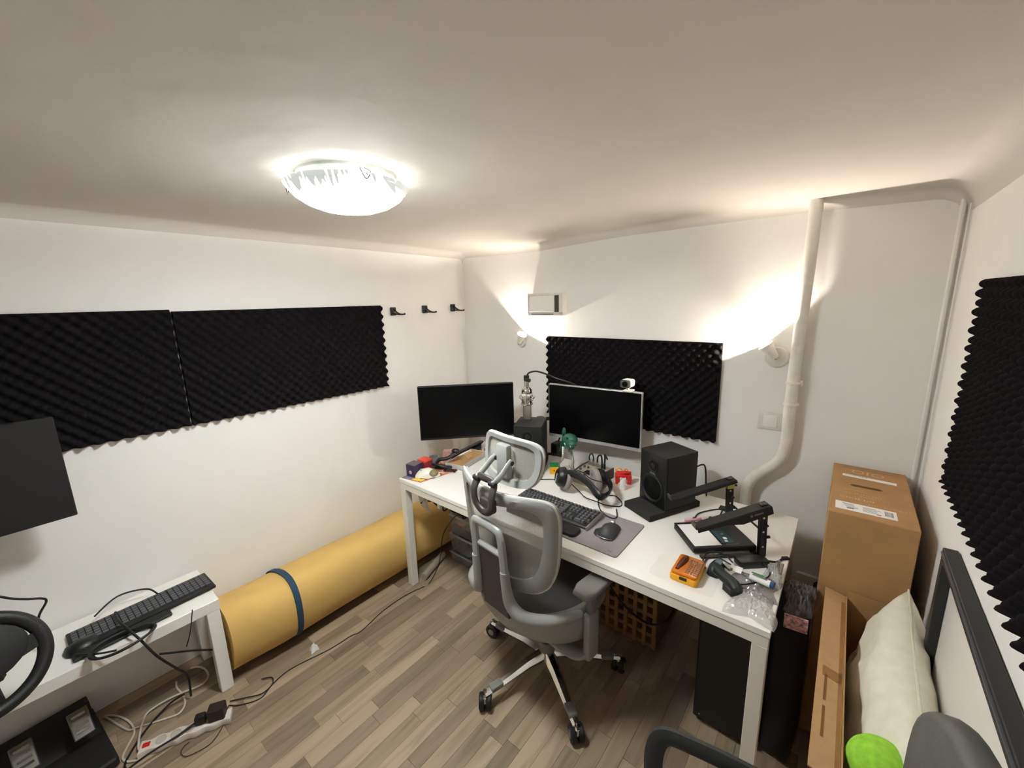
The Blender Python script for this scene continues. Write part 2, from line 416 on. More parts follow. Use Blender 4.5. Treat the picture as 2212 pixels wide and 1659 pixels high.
MB().tube([(.02, 0, .016), (.05, .004, -.008), (.085, .01, -.020), (.118, .012, -.019)], .0055, n=8).tube([(.02, 0, -.014), (.06, .004, -.020), (.1, .011, -.020)], .005, n=8).sphere((.12, .012, -.018), .007, 10).out('peg', BLACK, hk)
h2 = dup(hk, location=(XL, 1.938, 1.705)); h2['label'] = 'middle one of the three black coat hooks'
h3 = dup(hk, location=(XL, 2.213, 1.708)); h3['label'] = 'black plastic coat hook nearest the room corner'
sw = thing('light_switch', 'square white light switch beside the bent pipe', 'switch', (-.262, YB, 1.124))
MB().box((-.052, -.010, -.044), (.052, -.0005, .044), .003, seg=2).out('plate', MWH, sw)
MB().box((-.031, -.016, -.03), (.031, -.009, .03), .003, seg=2).out('rocker', WHITE, sw)
so = thing('wall_socket', 'white wall socket with dark round outlets low behind the desk corner', 'socket', (-.02, YB, .29))
MB().box((-.06, -.02, -.09), (.07, -.0005, .07), .004).out('plate', MWH, so)
for dx, dz in ((0.0, -.045), (.035, .032)):
    MB().lathe([(.022, 0), (.022, .012), (.018, .02), (0, .022)], 20, Mloc(dx, -.02, dz, rx=PI/2)).out('outlet', RUBBER, so)
pp = thing('wall_pipe', 'white painted heating pipe running down the back wall with a bend', 'pipe', (-.18, YB-.045, 0))
MB().tube([(.010, 0, 2.16), (.008, 0, 1.9), (.0, 0, 1.5), (-.003, 0, 1.2), (-.003, 0, 1.02), (-.03, 0, .93), (-.10, -.002, .855), (-.145, -.002, .78), (-.152, -.002, .66), (-.152, 0, .1), (-.152, 0, .02)], .0255, n=20).out('pipe_run', MWH, pp, smooth=60)
for z in (1.335, 1.232):
    MB().lathe([(.027, z-.006), (.032, z-.004), (.032, z+.004), (.027, z+.006)], 24).out('collar', MWH, pp)
MB().box((.024, -.006, 1.322), (.038, .006, 1.348), .002).box((-.008, .0, 1.33), (.008, .045, 1.342), .001).out('bracket', MWH, pp)

# ------------------------------------------------------------------ desk
DZ = .72
X0, X1, Y0, Y1 = -2.006, -.09, 1.333, 2.183
desk = thing('desk', 'long white desk on square white legs', 'desk', (0, 0, 0))
MB().box((X0, Y0, DZ-.022), (X1, Y1, DZ), .0015).out('worktop', WHITE, desk, smooth=0)
ap = MB()
for a, b_ in (((X0+.003, Y0+.003, DZ-.062), (X1-.003, Y0+.035, DZ-.0225)), ((X0+.003, Y1-.035, DZ-.062), (X1-.003, Y1-.003, DZ-.0225)), ((X0+.003, Y0+.035, DZ-.062), (X0+.033, Y1-.035, DZ-.0225)), ((X1-.033, Y0+.035, DZ-.062), (X1-.003, Y1-.035, DZ-.0225))):
    ap.box(a, b_, .001)
ap.out('apron', WMET, desk, smooth=0)
for x in (X0+.003, X1-.048):
    for y in (Y0+.003, Y1-.048):
        MB().box((x, y, .002), (x+.045, y+.045, DZ-.0625), .002).out('leg', WMET, desk, smooth=0)

# ------------------------------------------------------------------ monitors
def monitor(label, c, yaw, W, H, frame, chin, arm_to):
    m_ = thing('monitor', label, 'monitor', (c[0], c[1], DZ), yaw)
    z = c[2]-DZ
    MB().box((-W/2, .002, z-H/2), (W/2, .030, z+H/2), .006, seg=2).box((-W/4, .028, z-H/4), (W/4, .055, z+H/4), .01).out('casing', frame, m_)
    fb = .006
    MB().box((-W/2+fb, -.0005, z-H/2+chin), (W/2-fb, .0025, z+H/2-fb)).out('screen', SCREEN, m_)
    MB().box((-.05, .0555, z-.05), (.05, .075, z+.05), .004).out('mount_plate', BLACK, m_)
    return m_
monitor('black monitor at the left end of the desk, angled into the room', (-1.852, 1.776, 1.057), R(46.2), .61, .357, MATT, .016, (.06, .10))
mon2 = monitor('silver-framed monitor in the middle of the desk in front of the foam', (-1.176, 2.185, 1.039), R(5.3), .61, .357, SILVER, .024, (-.06, -.07))
ma = thing('dual_screen_support', 'black twin monitor arm on a post behind the left speaker', 'monitor arm', (-1.53, 2.135, DZ))
MB().cyl((0, 0, .012), (0, 0, .265), .017, n=20).out('post', BLACK, ma)
MB().box((-.05, -.05, .0005), (.05, .045, .016), .004).out('desk_clamp', BLACK, ma)
MB().tube([(0, 0, .215), (-.07, -.04, .215), (-.19, -.12, .22), (-.285, -.275, .30)], .012, n=10).cyl((0, 0, .20), (0, 0, .235), .026, n=16).out('arm', BLACK, ma)
MB().tube([(0, 0, .25), (.06, .10, .25), (.20, .165, .27), (.346, .135, .30)], .012, n=10).cyl((0, 0, .237), (0, 0, .268), .026, n=16).out('arm', BLACK, ma)
# webcam on it
wc = thing('webcam', 'white webcam clipped on top of the silver-framed monitor', 'webcam', (-.957, 2.205, 1.2195), R(-3))
MB().box((-.030, -.034, .026), (.030, .034, .072), .012, seg=3).out('body', mat('white gloss plastic', (238, 238, 236), .3), wc)
MB().box((-.0295, -.0375, .0275), (.0295, -.031, .0705), .010, seg=3).out('front_panel', mat('grey front', (105, 108, 104), .5), wc)
MB().lathe([(.0165, 0), (.0165, .006), (.013, .006), (.012, .002), (.0, .003)], 28, Mloc(0, -.0372, .049, rx=PI/2)).out('lens', SCREEN, wc)
MB().box((-.02, -.03, .001), (.03, .03, .010), .003).box((-.006, -.008, .01), (.006, .008, .03), .001).out('clip', WHITE, wc)

# ------------------------------------------------------------------ speakers on foam wedges
def speaker(label, x, y, yaw, padlabel):
    W, D, H = .173, .20, .265
    s = thing('studio_speaker', label, 'speaker', (x, y, DZ+.0315), yaw)
    MB().box((-W/2, -D/2+.006, 0), (W/2, D/2, H), .005, seg=2).out('cabinet', MATT, s)
    MB().box((-W/2+.001, -D/2-.002, .001), (W/2-.001, -D/2+.006, H-.001), .004, seg=2).out('baffle', BLACK, s)
    Mf = Mloc(0, -D/2-.002, .085, rx=PI/2)
    MB().lathe([(.070, 0), (.072, .003), (.066, .006), (.060, .002), (.048, -.008), (.02, -.014), (.018, -.006), (.0, .0)], 36, Mf).out('woofer', RUBBER, s)
    MB().lathe([(.034, 0), (.034, .003), (.016, -.004), (.013, .003), (0, .006)], 28, Mloc(0, -D/2-.002, .200, rx=PI/2)).out('tweeter', BLACK, s)
    MB().prism([(-.022, -.006), (.022, -.006), (.012, .004), (-.012, .004)], 0, .0015, Mloc(0, -D/2-.003, .163, rx=PI/2)).out('badge', mat('badge', (96, 94, 92), .4), s)
    p = thing('speaker_pad', padlabel, 'speaker pad', (x, y, DZ+.0005), yaw)
    MB().prism([(-.088, -.195), (.088, -.195), (.088, .13), (-.088, .13)], 0, .030, bev=.002).out('foam_wedge', mat('dark foam pad', (38, 37, 36), .95), p, smooth=0)
    return s
speaker('black studio speaker standing behind the office chair headrest', -1.468, 1.945, R(25.6), 'black foam pad under the left speaker')
speaker('black studio speaker at the right of the silver-framed monitor', -.622, 1.950, R(-25.7), 'black foam pad under the right speaker')
tag(MB().tube([(-.53, 2.09, .90), (-.50, 2.13, .90), (-.49, 2.14, .80), (-.485, 2.145, .73)], .004).out('speaker_cable', RUBBER), 'black cable hanging behind the right speaker', 'cable')

# ------------------------------------------------------------------ microphone on boom
mc = thing('studio_microphone', 'silver condenser microphone hanging upside down in a wire shock mount', 'microphone', (-1.525, 1.985, 1.05))
MB().lathe([(.001, -.055), (.022, -.055), (.025, -.045), (.025, .045), (.023, .052)], 24).out('grille', mat('mic mesh', (150, 144, 130), .35, .8, bump=.5, bscale=900), mc)
MB().lathe([(.027, .05), (.027, .10), (.024, .104), (.001, .106)], 24).out('body', CHROME, mc)
MB().lathe([(.028, .118), (.031, .125), (.029, .142), (.018, .155), (.012, .16), (.012, .205), (.001, .205)], 24).out('mount_stem', CHROME, mc)
sm = MB()
for z, r in ((.098, .046), (.058, .034)):
    sm.tube([(r*math.cos(2*PI*i/16), r*math.sin(2*PI*i/16), z) for i in range(16)], .0022, n=6, closed=True)
for i in range(6):
    a = 2*PI*i/6
    sm.tube([(.028*math.cos(a), .028*math.sin(a), .125), (.047*math.cos(a+.3), .047*math.sin(a+.3), .098), (.028*math.cos(a+.6), .028*math.sin(a+.6), .07), (.034*math.cos(a+.5), .034*math.sin(a+.5), .056)], .0018, n=6, smooth=False)
for a in (PI, -.6):
    sm.tube([((.05+.008*math.cos(t))*math.cos(a), (.05+.008*math.cos(t))*math.sin(a), .09+.010*math.sin(t)) for t in [2*PI*i/10 for i in range(10)]], .0015, n=5, closed=True)
sm.out('shock_mount', CHROME, mc)
ba = thing('boom_arm', 'black boom arm carrying the microphone from behind the monitor', 'microphone arm', (0, 0, 0))
MB().box((-1.540, 1.972, 1.256), (-1.512, 2.0, 1.295), .004).cyl((-1.52, 1.975, 1.268), (-1.488, 1.965, 1.268), .012).out('clamp', BLACK, ba)
MB().tube([(-1.525, 1.985, 1.285), (-1.505, 1.99, 1.312), (-1.46, 2.01, 1.320), (-1.40, 2.04, 1.300), (-1.365, 2.07, 1.278), (-1.31, 2.235, 1.20), (-1.34, 2.26, 1.07), (-1.41, 2.262, .95), (-1.46, 2.245, .80)], .0055, n=10).out('arm_tube', BLACK, ba)
MB().box((-1.485, 2.186, .69), (-1.435, 2.265, .80), .004).box((-1.485, 2.17, .7205), (-1.435, 2.19, .735), .002).out('desk_clamp', BLACK, ba)

# ------------------------------------------------------------------ keyboard, mat, mouse, headphones, mixer
KEYC = mat('keycap black', (78, 78, 82), .5, var=.02)
kb = thing('gaming_keyboard', 'black mechanical keyboard with a wrist rest in front of the chair', 'keyboard', (-1.045, 1.575, DZ+.003), R(-1))
kbp = Mloc(0, 0, 0, rx=R(4))
MB().box((-.222, -.072, .004), (.222, .078, .018), .004, M=kbp).out('case', BLACK, kb)
MB().box((.218, -.078, 0), (.226, .082, .026), .003, M=kbp).out('side_rail', ALU, kb)
keymesh = {}
def key(wk):
    if wk not in keymesh:
        W = .019*wk-.0025
        q = MB(); v = [(-W/2, -.0085, 0), (W/2, -.0085, 0), (W/2, .0085, 0), (-W/2, .0085, 0), (-W/2+.0025, -.0055, .010), (W/2-.0025, -.0055, .010), (W/2-.0025, .0065, .010), (-W/2+.0025, .0065, .010)]
        q.add(v, [(3, 2, 1, 0), (4, 5, 6, 7), (0, 1, 5, 4), (1, 2, 6, 5), (2, 3, 7, 6), (3, 0, 4, 7)])
        o = q.out('key', KEYC, smooth=0); keymesh[wk] = o.data; bpy.data.objects.remove(o)
    return keymesh[wk]
rows = [(.063, [(1, 0), (1, 2), (1, 3), (1, 4), (1, 5), (1, 6.5), (1, 7.5), (1, 8.5), (1, 9.5), (1, 11), (1, 12), (1, 13), (1, 14), (1, 15.3), (1, 16.3), (1, 17.3), (1, 18.6), (1, 19.6), (1, 20.6), (1, 21.6)]),
        (.038, [(1, i) for i in range(13)]+[(2, 13), (1, 15.3), (1, 16.3), (1, 17.3), (1, 18.6), (1, 19.6), (1, 20.6), (1, 21.6)]),
        (.019, [(1.5, 0)]+[(1, 1.5+i) for i in range(12)]+[(1.5, 13.5), (1, 15.3), (1, 16.3), (1, 17.3), (1, 18.6), (1, 19.6), (1, 20.6), (1, 21.6)]),
        (.0, [(1.75, 0)]+[(1, 1.75+i) for i in range(11)]+[(2.25, 12.75), (1, 18.6), (1, 19.6), (1, 20.6)]),
        (-.019, [(1.25, 0)]+[(1, 1.25+i) for i in range(11)]+[(2.75, 12.25), (1, 16.3), (1, 18.6), (1, 19.6), (1, 20.6), (1, 21.6)]),
        (-.038, [(1.25, 0), (1.25, 1.25), (1.25, 2.5), (6.25, 3.75), (1.25, 10), (1.25, 11.25), (1.25, 12.5), (1.25, 13.75), (1, 15.3), (1, 16.3), (1, 17.3), (2, 18.6), (1, 20.6)])]
for yy, ks in rows:
    for wk, xx in ks:
        o = bpy.data.objects.new('key', key(wk)); COL.objects.link(o); o.parent = kb
        p = kbp @ Vector((-.215+(xx+wk/2)*.019, yy-.006, .018)); o.location = p; o.rotation_euler = (R(4), 0, 0)
MB().prism(rrect(.40, .075, .02, cx=.01, cy=-.128), 0, .016, bev=.004).out('wrist_rest', mat('wrist rest rubber', (22, 22, 24), .7), kb)
mp_ = tag(MB().prism(rrect(.262, .302, .014, cx=-.764, cy=1.545), DZ+.0003, DZ+.0028, bev=.0008).out('mouse_mat', MAT_), 'grey mouse mat with a dark stitched edge under the black mouse', 'mouse mat')
MB().prism(rrect(.265, .305, .015, cx=-.764, cy=1.545), DZ+.0002, DZ+.0018).out('stitched_edge', mat('mat edge', (70, 68, 70), .9), mp_, smooth=0)
text('logi', .013, INK, parent=mp_, M=Mloc(-.672, 1.420, DZ+.003, rz=R(0)))
ms = thing('mouse', 'black sculpted mouse with a thumb wing on the grey mat', 'mouse', (-.735, 1.540, DZ+.003), R(8))
def ellmesh(cs, n=18, M=None):
    # loft of cross sections: list of (y, halfwidth, height, xoff)
    v = []; f = []
    for y, hw, h, xo in cs:
        for i in range(n):
            a = 2*PI*i/n
            z = math.sin(a); z = z*h if z > 0 else 0
            v.append((xo+hw*math.cos(a), y, z+.0005))
    for j in range(len(cs)-1):
        for i in range(n): f.append((j*n+i, j*n+(i+1) % n, (j+1)*n+(i+1) % n, (j+1)*n+i))
    f += [tuple(range(n)), tuple(range((len(cs)-1)*n, len(cs)*n))]
    return MB().add(v, f, M)
ellmesh([(-.062, .018, .010, .004), (-.055, .030, .024, .003), (-.03, .038, .042, .0), (0, .038, .048, 0), (.03, .033, .038, .004), (.052, .030, .024, .008), (.060, .024, .012, .008)]).out('shell', mat('dark slate plastic', (52, 53, 57), .55), ms, smooth=70)
ellmesh([(-.05, .014, .006, -.030), (-.035, .026, .012, -.034), (-.01, .030, .016, -.034), (.012, .018, .014, -.03), (.02, .010, .008, -.026)]).out('thumb_wing', mat('slate plastic', (38, 39, 43), .6), ms, smooth=70)
MB().cyl((.0, .035, .036), (.012, .035, .036), .010).out('scroll_wheel', ALU, ms)
MB().tube([(-.04, -.052, .006), (0, -.064, .008), (.03, -.055, .006)], .002).out('trim_line', ALU, ms)

hp = thing('headphones', 'large black headphones with grey velour pads lying behind the keyboard', 'headphones', (-1.10, 1.79, DZ), 0)
def cup(c, d, label_=None):
    q = Vector(d).to_track_quat('Z', 'Y').to_matrix().to_4x4(); Mc = Matrix.Translation(c) @ q
    MB().lathe([(0, .030), (.030, .028), (.040, .018), (.044, .004), (.044, -.002)], 28, Mc).out('ear_cup', BLACK, hp)
    MB().lathe([(.043, -.002), (.050, -.006), (.052, -.014), (.046, -.026), (.030, -.028), (.022, -.02), (.0, -.018)], 28, Mc).out('ear_pad', mat('grey velour', (150, 142, 140), .95, bump=.5, bscale=600), hp)
    return Mc
Mc1 = cup((-.015, .0, .062), (-.62, -.70, .25))
MB().box((-.004, -.026, .0285), (.004, .012, .0305), M=Mc1).out('logo_plate', SILVER, hp)
Mc2 = cup((.105, .095, .052), (.62, .70, .1))
MB().tube([(-.03, -.01, .075), (.04, -.01, .095), (.12, -.03, .085), (.185, -.06, .06), (.20, -.03, .055), (.19, .03, .055), (.15, .085, .06), (.115, .10, .07)], .01, n=10, flat=(.015, .006), up=(.3, .3, 1)).out('headband', BLACK, hp)
MB().tube([(-.02, -.01, .07), (.06, .0, .11), (.13, -.02, .10), (.18, .02, .085), (.14, .08, .09), (.11, .10, .08)], .0022, n=6).out('band_wire', BLACK, hp)
hc = tag(MB().tube([(-1.085, 1.80, .76), (-1.03, 1.79, .735), (-.97, 1.745, .74), (-.90, 1.73, .745), (-.86, 1.76, .725), (-.80, 1.79, .724), (-.815, 1.84, .724), (-.88, 1.88, .724), (-.92, 1.80, .724), (-.86, 1.70, .724), (-.79, 1.66, .7265), (-.765, 1.68, .7265), (-.80, 1.75, .7265)], .0028, n=6)
   .tube([(-1.12, 1.80, .77), (-1.16, 1.86, .73), (-1.24, 1.86, .724), (-1.32, 1.80, .724)], .0026, n=6).out('headphone_cable', RUBBER), 'thin black headphone cable looped on the desk beside the keyboard', 'cable')

mx_ = thing('audio_mixer', 'small silver-beige audio mixer with black plugs standing in it', 'mixer', (-1.085, 1.985, DZ), R(-6))
MB().prism([(-.09, .0), (.09, 0), (.09, .050), (.03, .050), (-.09, .034)], -.073, .073, Matrix(((0, 0, 1, 0), (1, 0, 0, 0), (0, 1, 0, 0), (0, 0, 0, 1))), bev=.002).out('case', mat('beige metal', (172, 162, 140), .45, .2), mx_, smooth=0)
MB().prism([(-.093, .0), (.093, 0), (.093, .055), (.03, .055), (-.093, .038)], .073, .079, Matrix(((0, 0, 1, 0), (1, 0, 0, 0), (0, 1, 0, 0), (0, 0, 0, 1)))).out('side_cheek', mat('graphite side', (70, 66, 60), .5), mx_, smooth=0)
MB().prism([(-.093, .0), (.093, 0), (.093, .055), (.03, .055), (-.093, .038)], -.079, -.073, Matrix(((0, 0, 1, 0), (1, 0, 0, 0), (0, 1, 0, 0), (0, 0, 0, 1)))).out('side_cheek', MATS['graphite side'], mx_, smooth=0)
for kx, ky in ((-.055, .015), (-.03, .015), (-.055, -.02), (.045, -.03), (.045, -.055), (-.03, -.06), (.0, -.06)):
    MB().lathe([(.007, 0), (.006, .012), (0, .0125)], 14, Mloc(kx, ky, .047+(.0 if ky > 0 else ky*.13))).out('knob', mat('knob grey', (88, 86, 88), .5), mx_)
MB().box((-.02, -.045, .041), (.03, -.008, .049), .001, M=Mloc(0, 0, 0, rx=0)).out('display_panel', BLACK, mx_)
for i, kx in enumerate((-.05, -.025, .0, .03, .045)):
    MB().cyl((kx, .055, .048), (kx, .055, .078), .006, n=12).out('jack_plug', ALU if i < 3 else BLACK, mx_)
MB().tube([(-.05, .055, .078), (-.05, .055, .10), (-.04, .06, .115), (-.026, .056, .10), (-.025, .055, .078)], .004).tube([(0, .055, .078), (.004, .055, .11), (.02, .06, .118), (.03, .055, .08)], .0045).tube([(.045, .055, .078), (.045, .058, .11), (.03, .08, .12), (.02, .12, .08)], .0045).out('patch_cable', RUBBER, mx_)

hp.scale = (1.28, 1.28, 1.28); hp.location = (-1.105, 1.775, DZ+.001)
mx_.scale = (1.1, 1.1, 1.1); mx_.location = (-1.075, 2.0, DZ)
# ------------------------------------------------------------------ toys
TOYS = []
ybx = thing('puzzle_box', 'small yellow box with a green top edge beside the toy dinosaur', 'box', (-1.292, 1.938, DZ), R(35))
MB().box((-.02, -.011, .0005), (.02, .011, .036), .001).out('body', YELLOW, ybx, smooth=0)
MB().box((-.0205, -.0115, .036), (.0205, .0115, .050), .001).out('lid', GREEN2, ybx, smooth=0)
MB().cyl((0, -.0108, .018), (0, -.0125, .018), .003, n=10).out('dot', BLACK, ybx)
dn = thing('toy_dinosaur', 'green robot dinosaur toy with long thin legs and open jaws', 'toy', (-1.235, 2.035, DZ), R(-20))
BONE = mat('translucent grey plastic', (150, 148, 136), .3)
MB().sphere((.03, -.02, .160), .034, 16, (1.15, .95, .72)).sphere((.058, -.035, .152), .024, 14, (1.2, .95, .7)).out('upper_head', GREEN, dn)
MB().sphere((.038, -.028, .130), .022, 14, (1.3, .85, .5)).out('lower_jaw', mat('leaf green plastic', (52, 110, 70), .4), dn)
th = MB()
for i in range(7):
    a = i/6
    th.cyl((.035+.04*a, -.048+.0*a-.004, .150), (.035+.04*a, -.050, .141), .003, .0006, n=6)
th.sphere((.045, -.03, .145), .02, 12, (1.2, .8, .3)).out('teeth', PAPER, dn)
MB().sphere((.012, -.038, .178), .006, 10).sphere((.05, -.05, .176), .005, 10).out('eye', BLACK, dn)
MB().tube([(.015, -.005, .155), (-.015, .005, .140), (-.045, .01, .110), (-.06, .015, .085)], [.010, .016, .02, .018, .012], n=10).sphere((-.035, .0, .165), .018, 12, (.6, .5, 1.6)).out('body', GREEN, dn)
MB().tube([(-.05, .01, .10), (-.075, .02, .09), (-.09, .02, .06)], [.012, .008, .005], n=8).out('tail', mat('teal dark plastic', (30, 66, 64), .4), dn)
for a, b_ in (((-.03, -.01, .105), (-.02, -.035, .006)), ((-.02, .02, .105), (.035, .0, .006))):
    MB().tube([a, ((a[0]+b_[0])/2+.015, (a[1]+b_[1])/2-.005, .06), (b_[0]-.008, b_[1], .03), b_], .0055, n=8).out('leg', BONE, dn)
    ft = MB().sphere((b_[0], b_[1], .006), .012, 10, (1, 1, .5))
    for t in (-.6, 0, .6): ft.cyl((b_[0], b_[1], .006), (b_[0]+.022*math.sin(t+.6), b_[1]-.022*math.cos(t+.6), .003), .005, .002, n=8)
    ft.out('foot', GREEN, dn)
for s in (-1, 1):
    MB().tube([(.0, -.012+s*.012, .115), (.02, -.03+s*.012, .10), (.03, -.035+s*.012, .108)], .0035).out('arm', BONE, dn)
rb = thing('toy_lunch_box', 'small red toy meal box with an orange arched handle', 'toy', (-.905, 2.062, DZ), R(28))
MB().box((-.036, -.022, .0005), (.036, .022, .042), .003).prism([(-.022, .042), (.022, .042), (0, .058)], -.034, .034, Matrix(((0, 0, 1, 0), (1, 0, 0, 0), (0, 1, 0, 0), (0, 0, 0, 1)))).out('box', RED, rb)
MB().tube([(-.03, -.004, .044), (-.034, -.004, .066), (-.020, -.004, .074), (-.008, -.004, .062), (-.002, -.004, .05), (.004, -.004, .062), (.012, -.004, .07), (.020, -.004, .06), (.02, -.004, .048)], .0035).out('handle', ORANGE, rb)
MB().box((-.012, -.0232, .008), (.016, -.0215, .026), .0005).out('face_label', mat('pale pink print', (222, 150, 138), .6), rb)
MB().sphere((.008, -.01, .056), .014, 12, (1.5, .9, .45)).out('lid_bump', RED, rb)
gh = thing('ghost_figurine', 'tiny white ghost-shaped figurine in front of the red box', 'figurine', (-.873, 1.985, DZ), R(20))
MB().lathe([(.0, .0005), (.014, .0005), (.016, .012), (.014, .03), (.011, .042), (.006, .050), (0, .052)], 16).out('body', mat('milky white plastic', (236, 232, 226), .4), gh)
for s in (-1, 1):
    MB().sphere((s*.009, -.004, .05), .005, 8, (1, 1, 1.4)).sphere((s*.015, -.006, .026), .005, 8).out('ear', MATS['milky white plastic'], gh)

ybx.scale = (1.3,)*3; dn.scale = (1.36,)*3; dn.location = (-1.245, 2.03, DZ); rb.scale = (1.22,)*3; gh.scale = (1.25,)*3; mc.scale = (1.08,)*3
# ------------------------------------------------------------------ laptop riser, box on it, board, paper
ua = math.atan2(.66, .753)
ls = thing('laptop_stand', 'black folding metal laptop stand with two sloping arms at the desk end', 'laptop stand', (-.166, 1.765, DZ), ua)
# local: +x along u (to the right/back), y = toward back-left
MB().box((-.045, -.004, .0005), (.0, .27, .008), .002).box((-.26, -.002, .0005), (.0, .018, .008), .002).box((-.26, .24, .0005), (.0, .262, .008), .002).out('base_frame', BLACK, ls)
for y, yel in ((0.008, 0), (.245, 1)):
    p = MB(); Mq = Mloc(-.012, y, .004, ry=R(-3))
    p.box((-.014, -.010, 0), (.014, .010, .222), .002, M=Mq); p.out('post', BLACK, ls)
    for zz in (.04, .105, .165):
        MB().cyl(Mq @ Vector((-.002, -.0102, zz)), Mq @ Vector((-.002, -.0108, zz)), .004, n=12).out('peg_hole', PAPER, ls)
    MB().cyl((-.012, y-.012, .14), (-.012, y-.020, .14), .005).cyl((.004, y, .08), (.014, y, .08), .006, n=10).cyl((.0, y, .19), (.01, y, .19), .005, n=10).out('screw', MATT, ls)
    a = MB(); Ma = Mloc(-.008, y, .222, ry=R(-16.5))
    a.box((-.295, -.022, -.003), (.004, .024, .003), .0015, M=Ma)
    if not yel: a.prism([(-.295, -.014), (-.18, -.018), (-.12, -.036), (0.004, -.03), (.004, 0), (-.295, 0)], -.024, -.020, Ma @ Euler((R(90), 0, 0)).to_matrix().to_4x4() @ Matrix.Translation((0, 0, .044)))
    else: a.box((-.295, -.024, -.012), (.004, -.021, .0), M=Ma)
    a.out('arm', MATT, ls)
    MB().box((-.299, -.018, -.004), (-.292, .02, .018), .001, M=Ma).out('end_lip', mat('lip rubber', (70, 58, 56), .6), ls)
    if yel: MB().box((-.016, -.012, .175), (.016, .012, .205), .001, M=Mq).out('tape', mat('yellow green tape', (186, 196, 96), .6), ls)
    else:
        tx = Ma @ Matrix.Translation((-.04, -.0245, -.012)) @ Euler((R(90), 0, 0)).to_matrix().to_4x4()
        q = MB()
        for i_ in range(6): q.box((-.03+i_*.006, -.003, 0), (-.0255+i_*.006, .003, .0004), M=tx)
        q.lathe([(.005, 0), (.005, .0005), (0, .0005)], 14, tx @ Matrix.Translation((-.042, 0, 0)))
        q.out('logo_marks', INK, ls, smooth=0)
MB().cyl((-.01, .018, .10), (-.01, .235, .10), .004, n=8).out('cross_bar', BLACK, ls)
tb = thing('flat_box', 'flat black box lying on the base of the laptop stand', 'box', (-.396, 1.600, DZ+.0085), ua)
MB().box((.0, .0, 0), (.262, .185, .022), .003).out('body', mat('black card box', (34, 32, 32), .6), tb, smooth=0)
q = MB()
for i_ in range(9): q.box((.145+i_*.006, .015, .0222), (.149+i_*.006, .020, .0225))
q.out('printed_marks', INK, tb, smooth=0)
tag(MB().box((.0, .0, 0), (.112, .165, .0006), M=Mloc(-.396, 1.600, DZ+.0312, rz=ua) @ Matrix.Translation((.012, .012, 0))).out('paper_sheet', PAPER, smooth=0), 'white paper sheet on the flat black box under the laptop stand', 'paper')
ht = Mloc(-.396, 1.600, DZ+.0312, rz=ua) @ Matrix.Translation((.155, .065, 0))
cb = thing('circuit_board', 'dark teal circuit board lying on the flat black box', 'circuit board', (0, 0, 0)); cb.matrix_world = ht
MB().box((-.024, -.045, .0003), (.028, .048, .003)).out('board', mat('teal board', (22, 58, 66), .35, var=.2, scale=90), cb, smooth=0)
for a in ((-.004, -.02, .014, .014), (-.008, -.038, .012, .010), (.0, .012, .012, .008)):
    MB().box((a[0], a[1], .003), (a[0]+a[2], a[1]+a[3], .006), .0005).out('chip', PAPER if a[2] > .0121 or a[1] < -.03 else ALU, cb, smooth=0)
pen = tag(MB().cyl((-.415, 1.612, .862), (-.385, 1.642, .866), .006).cyl((-.437, 1.600, .860), (-.415, 1.612, .862), .0065).out('marker_pen', mat('pink pen', (196, 138, 150), .4)), 'pink marker pen tucked under the end of the front stand arm', 'pen')
tag(MB().tube([(-.385, 2.07, .724), (-.43, 2.02, .724), (-.47, 1.95, .724), (-.47, 1.89, .724)], .003).tube([(-.39, 2.07, .726), (-.385, 1.99, .726), (-.41, 1.94, .726)], .003).box((-.478, 1.86, .7205), (-.462, 1.895, .729), .002).box((-.405, 2.05, .7205), (-.375, 2.085, .732), .002).box((-.42, 1.92, .7205), (-.40, 1.945, .73), .002).out('usb_cable', RUBBER), 'thin black cable with small plugs between the right speaker and the laptop stand', 'cable')

# ------------------------------------------------------------------ tools and bags on the right end
tk = thing('screwdriver_kit', 'orange and yellow precision screwdriver kit with a clear lid', 'tool kit', (-.377, 1.467, DZ), R(1))
MB().prism(rrect(.095, .135, .012), .0005, .026, bev=.003).out('tray', YELLOW, tk)
MB().prism(rrect(.089, .128, .010), .0265, .036, bev=.003).out('lid', mat('amber plastic', (206, 112, 26), .2), tk)
MB().box((-.012, -.0695, .014), (.014, -.066, .026), .001).out('latch', BLACK, tk)
MB().tube([(-.028, -.045, .037), (-.026, -.02, .037), (-.02, .02, .037), (-.018, .05, .037)], [.006, .007, .011, .012, .008], n=10).out('screwdriver', mat('dark red plastic', (84, 32, 20), .35), tk)
bits = MB()
for i in range(5):
    for j in range(8):
        bits.cyl((.004+i*.009, -.046+j*.012, .0362), (.004+i*.009, -.046+j*.012, .040), .003, n=6)
bo = bits.out('bits', ALU, tk); bo['kind'] = 'stuff'
ps = tag(MB().prism(rrect(.23, .155, .02, cx=-.385, cy=1.462), DZ+.0002, DZ+.0007).out('clear_sheet', mat('clear mat', (236, 234, 228), .3, alpha=.05, var=.01)), 'thin clear plastic sheet lying under the screwdriver kit', 'plastic sheet')
ps.rotation_euler = (0, 0, 0)
ht_ = thing('handheld_tool', 'dark angular handheld tool with a pale panel beside the yellow kit', 'tool', (-.297, 1.548, DZ), R(-36))
TM = mat('dark green black plastic', (24, 34, 34), .45)
ellmesh([(-.045, .012, .02, 0), (-.035, .024, .036, 0), (0, .028, .040, 0), (.03, .024, .034, 0), (.045, .014, .022, 0)], M=Mloc(0, 0, 0, rz=R(35))).out('head', TM, ht_, smooth=60)
MB().tube([(.005, -.01, .024), (.05, -.02, .026), (.10, -.02, .026), (.135, -.03, .022)], [.020, .019, .020, .022, .018], n=12).out('grip', TM, ht_)
MB().box((.09, -.055, .002), (.135, -.03, .03), .004).out('battery_end', RUBBER, ht_)
